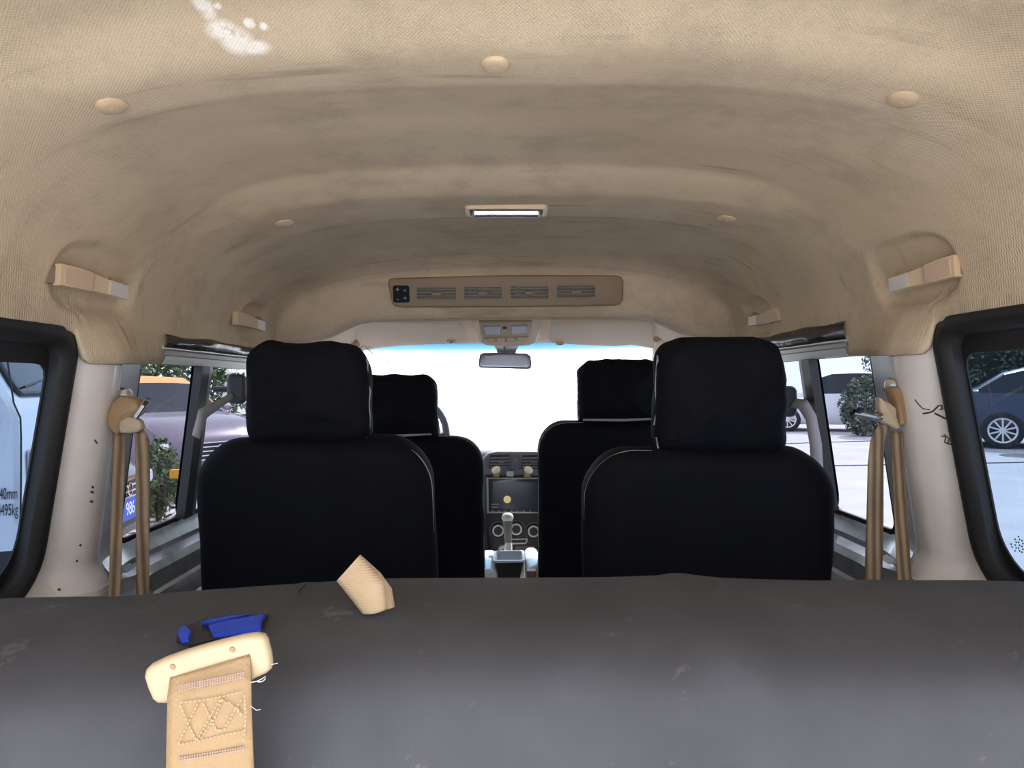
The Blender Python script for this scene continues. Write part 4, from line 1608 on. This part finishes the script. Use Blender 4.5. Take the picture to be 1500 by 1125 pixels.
# pavement joints and cracks
JT = mat('dark_joint', (0.10, 0.10, 0.11), .9)
tn += 1
mb = MB()
for x0, y0, x1, y1 in ((4.5, 4.0, 30, 20.5), (6, 17, 30, 22), (3, 12.5, 14, 12.9)):
    pts = [Vector((lerp(x0, x1, k / 20) + noise.noise(Vector((k * .7, x0, 0))) * .05, lerp(y0, y1, k / 20) + noise.noise(Vector((k * .7, y0, 3))) * .08, .002)) for k in range(21)]
    mb.tube(pts, .018, 5)
struct(mb.build('trim_%d' % tn, JT))
mhp = ray_plane(1497, 668, Vector((0, 0, 0)), Z)
mh = MB().lathe([(0, .012), (.36, .012), (.38, .006), (.38, -.01)], (mhp.x, mhp.y, .0), Z, 28).build('manhole_cover', mat('dark_iron', (0.06, 0.06, 0.065), .6))
tag(mh, 'round dark manhole cover on the pavement in front of the dark blue car', 'manhole cover')

TYRE = mat('tyre_rubber', (0.02, 0.02, 0.021), .8)
CARGL = mat('car_window_glass', (0.02, 0.026, 0.034), .10, spec=.25)
LAMPG = mat('headlamp_clear', (0.6, 0.63, 0.68), .1, .4)


def car(label, loc, ang, col, roofcol=None, L=4.6, W=1.82, scale=1.0, tall=1.48, hood=.98, plate_txt=None, plate_col=(0.02, 0.08, 0.45), flake=.3, name='parked_car', group=None, extra=None):
    """front at local +x, origin under the middle; ang = heading"""
    t = thing(name, label, 'car', (loc[0], loc[1], 0), group)
    paint = mat('paint_' + '_'.join('%02d' % int(c * 99) for c in col), col, .28, flake, coat=.6)
    R = Matrix.Rotation(ang, 3, 'Z')

    def T(x, y, z):
        return Vector((loc[0], loc[1], 0)) + R @ (Vector((x, y, z)) * scale)
    hx = L / 2
    # stations: x, half-width, z_bottom, belt z, top z, top half-width
    top = [(hx, .62, .66), (hx - .08, .72, .78), (hx - .35, .84, hood - .10), (hx - .9, .90, hood - .02), (hx - 1.15, .91, hood + .02), (hx - 1.35, .91, hood + .14), (hx - 1.75, .91, tall - .12), (hx - 2.05, .91, tall - .02), (hx - 2.6, .91, tall),
           (hx - 3.2, .91, tall - .03), (hx - 3.6, .91, tall - .14), (hx - 4.0, .90, hood + .10), (hx - 4.25, .88, hood + .02), (hx - 4.5, .80, hood - .08), (-hx, .72, .62)]
    rows = []
    for (x, hw, zt) in top:
        hw *= W / 1.82
        belt = min(zt - .02, hood - .03 + .03 * (hx - x) / L)
        cab = max(0, min(1, (zt - belt) / .45))
        tw = hw * lerp(.90, .70, cab)
        half = [(hw * .86, .20), (hw * .97, .28), (hw, .50), (hw * .99, .66), (hw * .955, belt), (lerp(hw * .94, tw, .5), lerp(belt, zt, .5)), (tw, zt - .035), (tw * .93, zt - .008), (tw * .5, zt + .008), (0, zt + .012)]
        full = [T(x, y, z) for y, z in half] + [T(x, -y, z) for y, z in half[-2::-1]]
        rows.append(full)
    n = len(rows[0])
    body = MB()
    glass = MB()
    scr = MB()
    roof = MB()
    flat = [p for r in rows for p in r]
    for i in range(len(rows) - 1):
        for j in range(n - 1):
            f = (i * n + j, i * n + j + 1, (i + 1) * n + j + 1, (i + 1) * n + j)
            jj = j if j < 9 else n - 2 - j
            if 4 <= jj <= 5 and 5 <= i <= 10:
                (glass if i not in (8,) or True else body).add([flat[k] for k in f], [(0, 1, 2, 3)])
            elif jj >= 7 and i in (4, 5):
                scr.add([flat[k] for k in f], [(0, 1, 2, 3)])
            elif jj >= 7 and i in (10, 11):
                glass.add([flat[k] for k in f], [(0, 1, 2, 3)])
            elif jj >= 6 and 5 <= i <= 9:
                roof.add([flat[k] for k in f], [(0, 1, 2, 3)])
            else:
                body.add([flat[k] for k in f], [(0, 1, 2, 3)])
    for e in (0, len(rows) - 1):
        body.add(rows[e], [tuple(range(n))])
    body.add([T(hx - .1, .7, .2), T(hx - .1, -.7, .2), T(-hx + .1, -.7, .2), T(-hx + .1, .7, .2)], [(0, 1, 2, 3)])
    body.build('body', paint, t, auto=50)
    glass.build('side_glass', CARGL, t, auto=50)
    scr.build('windscreen', CARGL, t, auto=50)
    roof.build('roof', mat('roof_orange', roofcol, .35) if roofcol else paint, t, auto=50)
    for sx in (hx - .92, -hx + .95):
        for sy in (-1, 1):
            c_ = T(sx, sy * (W / 2 - .12), .335)
            ax = R @ Vector((0, sy, 0))
            MB().lathe([(.38, .02), (.39, .122), (.33, .128), (.33, .02)], c_, ax, 28).build('wheel_arch', BLACKP, t)
            w_o = MB()
            s = scale
            w_o.lathe([(.21 * s, .13 * s), (.235 * s, .145 * s), (.30 * s, .145 * s), (.33 * s, .12 * s), (.335 * s, 0), (.33 * s, -.08 * s), (.2 * s, -.09 * s)], c_, ax, 28)
            wo = w_o.build('wheel', TYRE, t)
            rim = MB()
            rim.lathe([(.20 * s, .135 * s), (.225 * s, .148 * s), (.235 * s, .14 * s)], c_, ax, 28)
            rim.lathe([(0, .14 * s), (.045 * s, .138 * s), (.05 * s, .12 * s)], c_, ax, 14)
            up = Z
            sd = ax.cross(up)
            for k in range(10):
                a = 2 * math.pi * k / 10
                dv = up * math.cos(a) + sd * math.sin(a)
                rim.ribbon([c_ + ax * .134 * s + dv * .03 * s, c_ + ax * .136 * s + dv * .215 * s], dv.cross(ax) * .014 * s, .012)
            rim.build('rim', BRUSH, wo)
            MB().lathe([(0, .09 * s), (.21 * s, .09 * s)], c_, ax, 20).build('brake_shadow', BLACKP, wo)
    # front: grille, lamps, bumper intake, plate
    gx = hx + .012
    gm = MB()
    gm.pad(rrect(.95, .26, .05, 4, 1.05), .03, .01, T(gx - .01, 0, .60), R @ Y, Z, .0)
    gm.build('grille', BLACKP, t)
    cb = MB()
    for k in range(5):
        cb.box(T(gx + .012, 0, .49 + .055 * k), (.03, .93, .016), R)
    cb.build('grille_bar', CHROME, t, smooth=False)
    MB().lathe([(.05, .006), (.065, .004), (.065, -.01)], T(gx + .03, 0, .62), R @ X, 20).build('badge', CHROME, t)
    MB().pad(rrect(1.2, .13, .04, 4), .03, .01, T(gx - .005, 0, .34), R @ Y, Z).build('bumper_intake', BLACKP, t)
    for sy in (-1, 1):
        ls = MB()
        ls.pad(rrect(.32, .15, .05, 5), .10, .03, T(hx - .10, sy * .64, .66), R @ Vector((-sy * -.45, 1, 0)).normalized(), Z, .01)
        ls.build('headlamp', LAMPG, t)
        MB().pad(rrect(.16, .10, .03, 4), .14, .03, T(hx - 1.45, sy * (W / 2 + .05), hood + .06), R @ X, Z).build('wing_mirror', paint, t)
        for xx in (hx - 2.1, hx - 3.0):
            MB().box(T(xx - .25, sy * (W / 2 + .002), hood - .14), (.16, .02, .025), R).build('door_handle', CHROME, t)
    if plate_txt:
        pc = T(gx + .03, 0, .44)
        pl = MB().pad(rrect(.58, .20, .014, 3), .008, .002, pc, R @ Y, Z).build('number_plate', mat('plate_blue', plate_col, .4), t)
        lettering(plate_txt, .17, mat('plate_white', (.85, .87, .9), .5), pc + (R @ X) * .005 + (R @ Y) * -.01, R @ Y, Z, t, 'plate_digits', .85)
    return t, T


# left: car with the blue plate, car with the grille and orange roof edge
car('silver grey parked car with blue number plate, seen between the left hanging belts', (-3.58 - 2.3 * .985, 6.4 - 2.3 * .17, 0), math.atan2(.17, .985), (0.10, 0.105, 0.115), scale=1.0, tall=1.62, hood=1.05, plate_txt='986', L=4.6)
Fb = Vector((.80, -.60))
cb = Vector((-4.22, 10.0)) - Fb * 2.5
car('mauve parked car with chrome barred grille and orange roof beside the left headrest', (cb.x, cb.y), math.atan2(Fb.y, Fb.x), (0.16, 0.13, 0.17), (0.75, 0.33, 0.05), scale=1.10, tall=1.62, hood=1.06)
# right: dark blue car, white car
pr_ = ray_plane(1463, 652, Vector((0, 0, 0)), Z)
hd = math.atan2(-.53, .85)
fx = Vector((math.cos(hd), math.sin(hd)))
sc = 1.24
cc = Vector((pr_.x, pr_.y)) + fx * (2.3 - .95) * sc
car('dark blue parked car seen through the right rear window', (cc.x, cc.y), hd, (0.020, 0.027, 0.060), scale=sc, tall=1.52, hood=1.02, flake=.2)
pw = ray_plane(1262, 634, Vector((0, 0, 0)), Z)
car('white parked car seen through the right sliding window', (pw.x, pw.y + 1.2), math.atan2(.40, -.9), (0.72, 0.75, 0.80), scale=1.15, tall=1.62, hood=1.05, flake=.0)


# truck on the left
Cn = Vector((-2.84, 4.0, 0))
Ft = Vector((.94, .34, 0)).normalized()
Lt = Vector((-Ft.y, Ft.x, 0))
truck = thing('light_truck', 'white light truck cab with weight lettering seen through the left rear window', 'truck', Cn)
TW = mat('truck_white_paint', (0.62, 0.66, 0.72), .35, coat=.4, var=.03, vscale=3)


def tp(x, y, z):
    return Cn + Ft * x + Lt * y + Z * z


ns_t = -Lt          # door side normal
front_n = Ft
mb = MB()
prof = [(.0, .62), (.0, 1.0), (-.01, 1.42), (-.03, 1.47), (-.36, 2.10), (-.50, 2.17), (-1.55, 2.17), (-1.6, 2.1), (-1.6, .62)]
ys = [.0, .03, .12, .85, 1.58, 1.67, 1.70]
rows = []
for (x, z) in prof:
    row = []
    for y in ys:
        rx = .045 if y in (0.0, 1.70) else (.012 if y in (.03, 1.67) else 0)
        ins = .10 * max(0, (z - 1.45) / .7)
        row.append(tp(min(x, x - rx) if x > -1 else x, lerp(ins, 1.7 - ins, y / 1.7), z))
    rows.append(row)
mb.grid(rows)
for k in (0, len(ys) - 1):
    mb.add([r[k] for r in rows], [tuple(range(len(rows)))])
mb.add([tp(0, 0, .62), tp(-1.6, 0, .62), tp(-1.6, 1.7, .62), tp(0, 1.7, .62)], [(0, 1, 2, 3)])
mb.build('cab', TW, truck, auto=35)
MB().box(tp(-2.9, .85, 1.55), (2.4, 1.75, 1.5), Matrix((Ft, Lt, Z)).transposed()).build('cargo_box', TW, truck, smooth=False)
MB().box(tp(-2.0, .85, .52), (4.0, 1.3, .2), Matrix((Ft, Lt, Z)).transposed()).build('chassis', BLACKP, truck, smooth=False)
MB().box(tp(-.08, .85, .48), (.20, 1.68, .27), Matrix((Ft, Lt, Z)).transposed()).build('bumper', BLACKP, truck, smooth=False)
for x in (-.75, -3.2):
    for y in (.12, 1.58):
        MB().lathe([(.20, .10), (.30, .12), (.36, .09), (.37, 0), (.36, -.09), (.2, -.1), (0, -.06), (0, .06), (.19, .07)], tp(x, y, .37), Lt, 26).build('wheel', TYRE, truck)
# windshield plate on the raked face
rk = (Vector((-.33, 0, .63))).normalized()
Vw = (Ft * rk.x + Z * rk.z).normalized()
ow = tp(-.195, .85, 1.785)
nw = Lt.cross(Vw)
MB().pad(rrect(1.46, .56, .06, 5, .93), .012, .004, ow + nw * .004, Lt, Vw).build('windscreen', CARGL, truck)
olw = rrect(1.48, .58, .07, 5, .93)
MB().tube([ow + nw * .012 + Lt * u + Vw * v for u, v in olw + olw[:1]], .017, 6, False).build('windscreen_rubber', RUBBER, truck)
MB().tube([ow + nw * .03 + Lt * -.6 + Vw * -.25, ow + nw * .035 + Lt * -.15 + Vw * -.20], .008, 6).build('wiper', BLACKP, truck)


def ts(px, py, off=.0):
    return ray_plane(px, py, Cn, ns_t) + ns_t * off


def tf(px, py, off=.0):
    return ray_plane(px, py, Cn, front_n) + front_n * off


MB().tube([tp(-.10, -.002, 2.02), ts(20, 590, .0), ts(30, 612, .001), ts(31, 640, .001), ts(31, 700, .001), ts(30, 765, .001)], .005, 6).build('door_seam', RUBBER, truck)
MB().pad(rrect(.72, .42, .06, 4), .02, .006, tp(-.70, .055, 1.78), Ft, (Z + Lt * .14).normalized()).build('door_window', CARGL, truck)
MB().box(tp(-.22, -.09, 1.42), (.05, .03, .26), Matrix((Ft, Lt, Z)).transposed()).build('mirror_arm', BLACKP, truck)
# lamp cluster at the front corner
for (ya, yb, m, nm) in ((658, 681, mat('orange_lens', (0.75, 0.12, 0.03), .2), 'indicator_lens'), (682, 698, LAMPG, 'side_lamp_lens')):
    a, b = tf(42, yb), tf(54, ya)
    w, h = (b - a).dot(Lt), (b - a).z
    MB().pad(rrect(abs(w), abs(h), .02, 4), .03, .01, (a + b) / 2 + front_n * .005, Lt, Z, .004).build(nm, m, truck)
a, b = tf(40, 705), tf(56, 655)
MB().pad(rrect((b - a).dot(Lt), (b - a).z, .025, 4), .012, .004, (a + b) / 2 + front_n * .001, Lt, Z).build('lamp_frame', GREYMET, truck)
TXT = mat('black_lettering', (0.02, 0.02, 0.022), .6)
zc_ = (ts(12, 722).z + ts(12, 736).z) / 2
for txt, py, pxr in (('1940mm', 723, 26.5), ('4495kg', 746.5, 27)):
    e = ts(pxr, py, .006)
    lettering(txt, .098, TXT, e, Ft, Z, truck, 'door_lettering', .36, 0, 'RIGHT')


# greenery ----------------------------------------------------------------
def leafmat(name, a, b):
    m = mat(name, a, .55, var=.0)
    nt = m.node_tree
    n = nt.nodes.new('ShaderNodeTexNoise')
    n.inputs['Scale'].default_value = 7
    tc = nt.nodes.new('ShaderNodeTexCoord')
    nt.links.new(tc.outputs['Object'], n.inputs['Vector'])
    r = nt.nodes.new('ShaderNodeMapRange')
    r.inputs['From Min'].default_value = .35
    r.inputs['From Max'].default_value = .65
    nt.links.new(n.outputs['Fac'], r.inputs['Value'])
    mx = nt.nodes.new('ShaderNodeMix')
    mx.data_type = 'RGBA'
    mx.inputs[6].default_value = (*a, 1)
    mx.inputs[7].default_value = (*b, 1)
    nt.links.new(r.outputs['Result'], mx.inputs[0])
    nt.links.new(mx.outputs[2], nt.nodes['Principled BSDF'].inputs['Base Color'])
    return m


LEAF = leafmat('dark_green_leaves', (0.03, 0.06, 0.02), (0.13, 0.19, 0.06))
HEDGE = leafmat('blue_green_hedge_leaves', (0.03, 0.05, 0.035), (0.11, 0.15, 0.10))
STEM = mat('brown_stem', (0.10, 0.07, 0.05), .8)


def foliage(mb, c, r, n, size, rng, boxy=False):
    for _ in range(n):
        if boxy:
            q = Vector((rng.uniform(-1, 1) * r[0], rng.uniform(-1, 1) * r[1], rng.uniform(-1, 1) * r[2]))
            k = rng.choice((0, 1, 2))
            q[k] = math.copysign(r[k] * rng.uniform(.86, 1.05), q[k])
        else:
            v = Vector((rng.gauss(0, 1), rng.gauss(0, 1), rng.gauss(0, 1))).normalized() * rng.uniform(.62, 1.04)
            q = Vector((v.x * r[0], v.y * r[1], v.z * r[2]))
        p = Vector(c) + q
        a = Vector((rng.gauss(0, 1), rng.gauss(0, 1), rng.gauss(0, 1))).normalized()
        b = a.cross(Vector((rng.gauss(0, 1), rng.gauss(0, 1), rng.gauss(0, 1)))).normalized()
        s = size * rng.uniform(.6, 1.3)
        mb.add([p - a * s, p + b * s * .4, p + a * s, p - b * s * .4], [(0, 1, 2, 3)])


def bush(c, r, n, size, label, m=LEAF, name='bush', group='leafy bushes outside', boxy=False, cat='bush'):
    rng = random.Random(hash(label) % 1000 if False else len(label) * 7 + n)
    t = thing(name, label, cat, (c[0], c[1], 0), group)
    mb = MB()
    foliage(mb, c, r, n, size, rng, boxy)
    mb.build('foliage', m, t, smooth=False)
    st = MB()
    for k in range(6):
        a = 2 * math.pi * k / 6
        st.tube([Vector((c[0], c[1], 0)), Vector((c[0] + .25 * r[0] * math.cos(a), c[1] + .25 * r[1] * math.sin(a), c[2] * .6)), Vector((c[0] + .6 * r[0] * math.cos(a), c[1] + .6 * r[1] * math.sin(a), c[2] + r[2] * .4))], [.03, .02, .01], 6)
    st.build('stem', STEM, t)
    return t


pb = ray_plane(226, 768, Vector((0, 0, 0)), Z)
bush((pb.x - .05, pb.y + .2, .5), (.24, .25, .5), 800, .045, 'small green bush between the left hanging belt and the window divider')
bush((-9.6, 14.6, 1.2), (1.0, 1.0, 1.3), 2600, .11, 'tall dark bush behind the mauve car on the left')
bush((-8.2, 17.5, 1.3), (1.5, 1.0, 1.4), 2600, .12, 'wide dark bush furthest back on the left')
pd = ray_plane(1268, 633, Vector((0, 0, 0)), Z)
bush((pd.x * .93, pd.y * .93, .85), (.70, .6, .85), 2600, .07, 'round dark bush before the white car, beyond the right hanging belt', HEDGE)
hp = Vector((19.0, 24.5, 1.35))
ax_h = Vector((.85, -.53, 0))
t = thing('hedge', 'long dark clipped hedge behind the dark blue car', 'hedge', (hp.x, hp.y, 0))
mb = MB()
rng = random.Random(4)
for k in range(6):
    foliage(mb, hp + ax_h * (-4 + 1.9 * k), (1.2, .9, 1.35), 2000, .12, rng, True)
mb.build('foliage', HEDGE, t, smooth=False)
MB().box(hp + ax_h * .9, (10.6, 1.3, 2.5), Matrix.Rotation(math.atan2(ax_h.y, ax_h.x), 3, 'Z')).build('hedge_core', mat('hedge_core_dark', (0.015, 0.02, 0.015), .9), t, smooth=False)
# fallen leaves by the kerb
lf = MB()
rng = random.Random(9)
for _ in range(500):
    p = ray_plane(rng.uniform(175, 262), rng.uniform(735, 800), Vector((0, 0, 0)), Z) + Z * .01
    a = Vector((rng.gauss(0, 1), rng.gauss(0, 1), .3 * rng.gauss(0, 1))).normalized()
    b = a.cross(Z + X * rng.gauss(0, .4)).normalized()
    lf.add([p - a * .035, p + b * .018, p + a * .035, p - b * .018], [(0, 1, 2, 3)])
lo_ = lf.build('fallen_leaves', mat('dry_leaf', (0.32, 0.20, 0.17), .8, var=.3, vscale=20), None, smooth=False)
lo_['kind'] = 'stuff'
lo_['label'] = 'pinkish brown fallen leaves on the ground outside the left window'
lo_['category'] = 'leaves'
# orange bar low behind the bush
pbar = P(251, 694, 7.2)
zb_ = pbar.z
ob = MB()
ob.box((pbar.x + .22, pbar.y, zb_), (.45, .06, .09))
ob.box((pbar.x + .16, pbar.y, zb_ / 2), (.05, .05, zb_))
ob.box((pbar.x + .41, pbar.y, zb_ / 2), (.05, .05, zb_))
tag(ob.build('parking_barrier', mat('orange_yellow_paint', (0.80, 0.36, 0.03), .5), None, smooth=False), 'low orange yellow barrier bar beside the window divider on the left', 'barrier')

# pale buildings ahead through the windshield
for (x0, x1, yt, d, lab) in ((640, 690, 515, 60, 'pale blue building ahead, directly left of the rear view mirror'), (560, 590, 528, 55, 'small pale blue building ahead, above the driver headrest')):
    a, b = P(x0, yt, d), P(x1, yt, d)
    t = thing('building', lab, 'building', ((a.x + b.x) / 2, d, 0), 'buildings ahead')
    MB().box(((a.x + b.x) / 2, d + 2.5, a.z / 2), (b.x - a.x, 5, a.z)).build('wall_block', mat('pale_blue_facade', (0.50, 0.62, 0.72), .8), t, smooth=False)
    mb = MB()
    for i in range(3):
        for j in range(2):
            mb.box((lerp(a.x, b.x, (i + .5) / 3), d - .02, a.z * (.4 + .35 * j)), ((b.x - a.x) * .18, .06, .8))
    mb.build('window_glass', mat('pale_window', (0.36, 0.50, 0.62), .5), t, smooth=False)

# ------------------------------------------------------------------ light
w = bpy.data.worlds.new('overcast_sky')
bpy.context.scene.world = w
w.use_nodes = True
nt = w.node_tree
bg = nt.nodes['Background']
tc = nt.nodes.new('ShaderNodeTexCoord')
sp_ = nt.nodes.new('ShaderNodeSeparateXYZ')
nt.links.new(tc.outputs['Generated'], sp_.inputs[0])
rp = nt.nodes.new('ShaderNodeValToRGB')
rp.color_ramp.elements[0].position = .45
rp.color_ramp.elements[0].color = (.80, .86, .95, 1)
rp.color_ramp.elements[1].position = .9
rp.color_ramp.elements[1].color = (.95, .97, 1.0, 1)
mr = nt.nodes.new('ShaderNodeMapRange')
mr.inputs['From Min'].default_value = -1
nt.links.new(sp_.outputs[2], mr.inputs['Value'])
nt.links.new(mr.outputs['Result'], rp.inputs[0])
nt.links.new(rp.outputs[0], bg.inputs['Color'])
bg.inputs['Strength'].default_value = 4.0

sl_ = bpy.data.lights.new('sun', 'SUN')
sl_.energy = 9.0
sl_.angle = math.radians(2.0)
sl_.color = (1.0, .95, .87)
so_ = bpy.data.objects.new('sun', sl_)
C.objects.link(so_)
so_.rotation_euler = (Vector((-.38, -.72, -.95))).to_track_quat('-Z', 'Y').to_euler()
# ------------------------------------------------------------------ camera
cam = bpy.data.cameras.new('camera')
co = bpy.data.objects.new('camera', cam)
C.objects.link(co)
cam.sensor_fit = 'HORIZONTAL'
cam.sensor_width = 36
cam.lens = F / 1500 * 36
cam.shift_x = (750 - CX) / 1500
cam.shift_y = (CY - 562.5) / 1500
cam.clip_start = .02
cam.clip_end = 500
M = Matrix(((RX.x, UX.x, -FW.x, EYE.x), (RX.y, UX.y, -FW.y, EYE.y), (RX.z, UX.z, -FW.z, EYE.z), (0, 0, 0, 1)))
co.matrix_world = M
sc = bpy.context.scene
sc.camera = co
sc.view_settings.view_transform = 'Standard'
sc.view_settings.look = 'None'
sc.view_settings.gamma = 1
sc.view_settings.use_curve_mapping = False
sc.view_settings.exposure = 0.55
sc.cycles.max_bounces = 10
sc.cycles.diffuse_bounces = 5
sc.cycles.transparent_max_bounces = 16
sc.cycles.caustics_reflective = False
sc.cycles.caustics_refractive = False
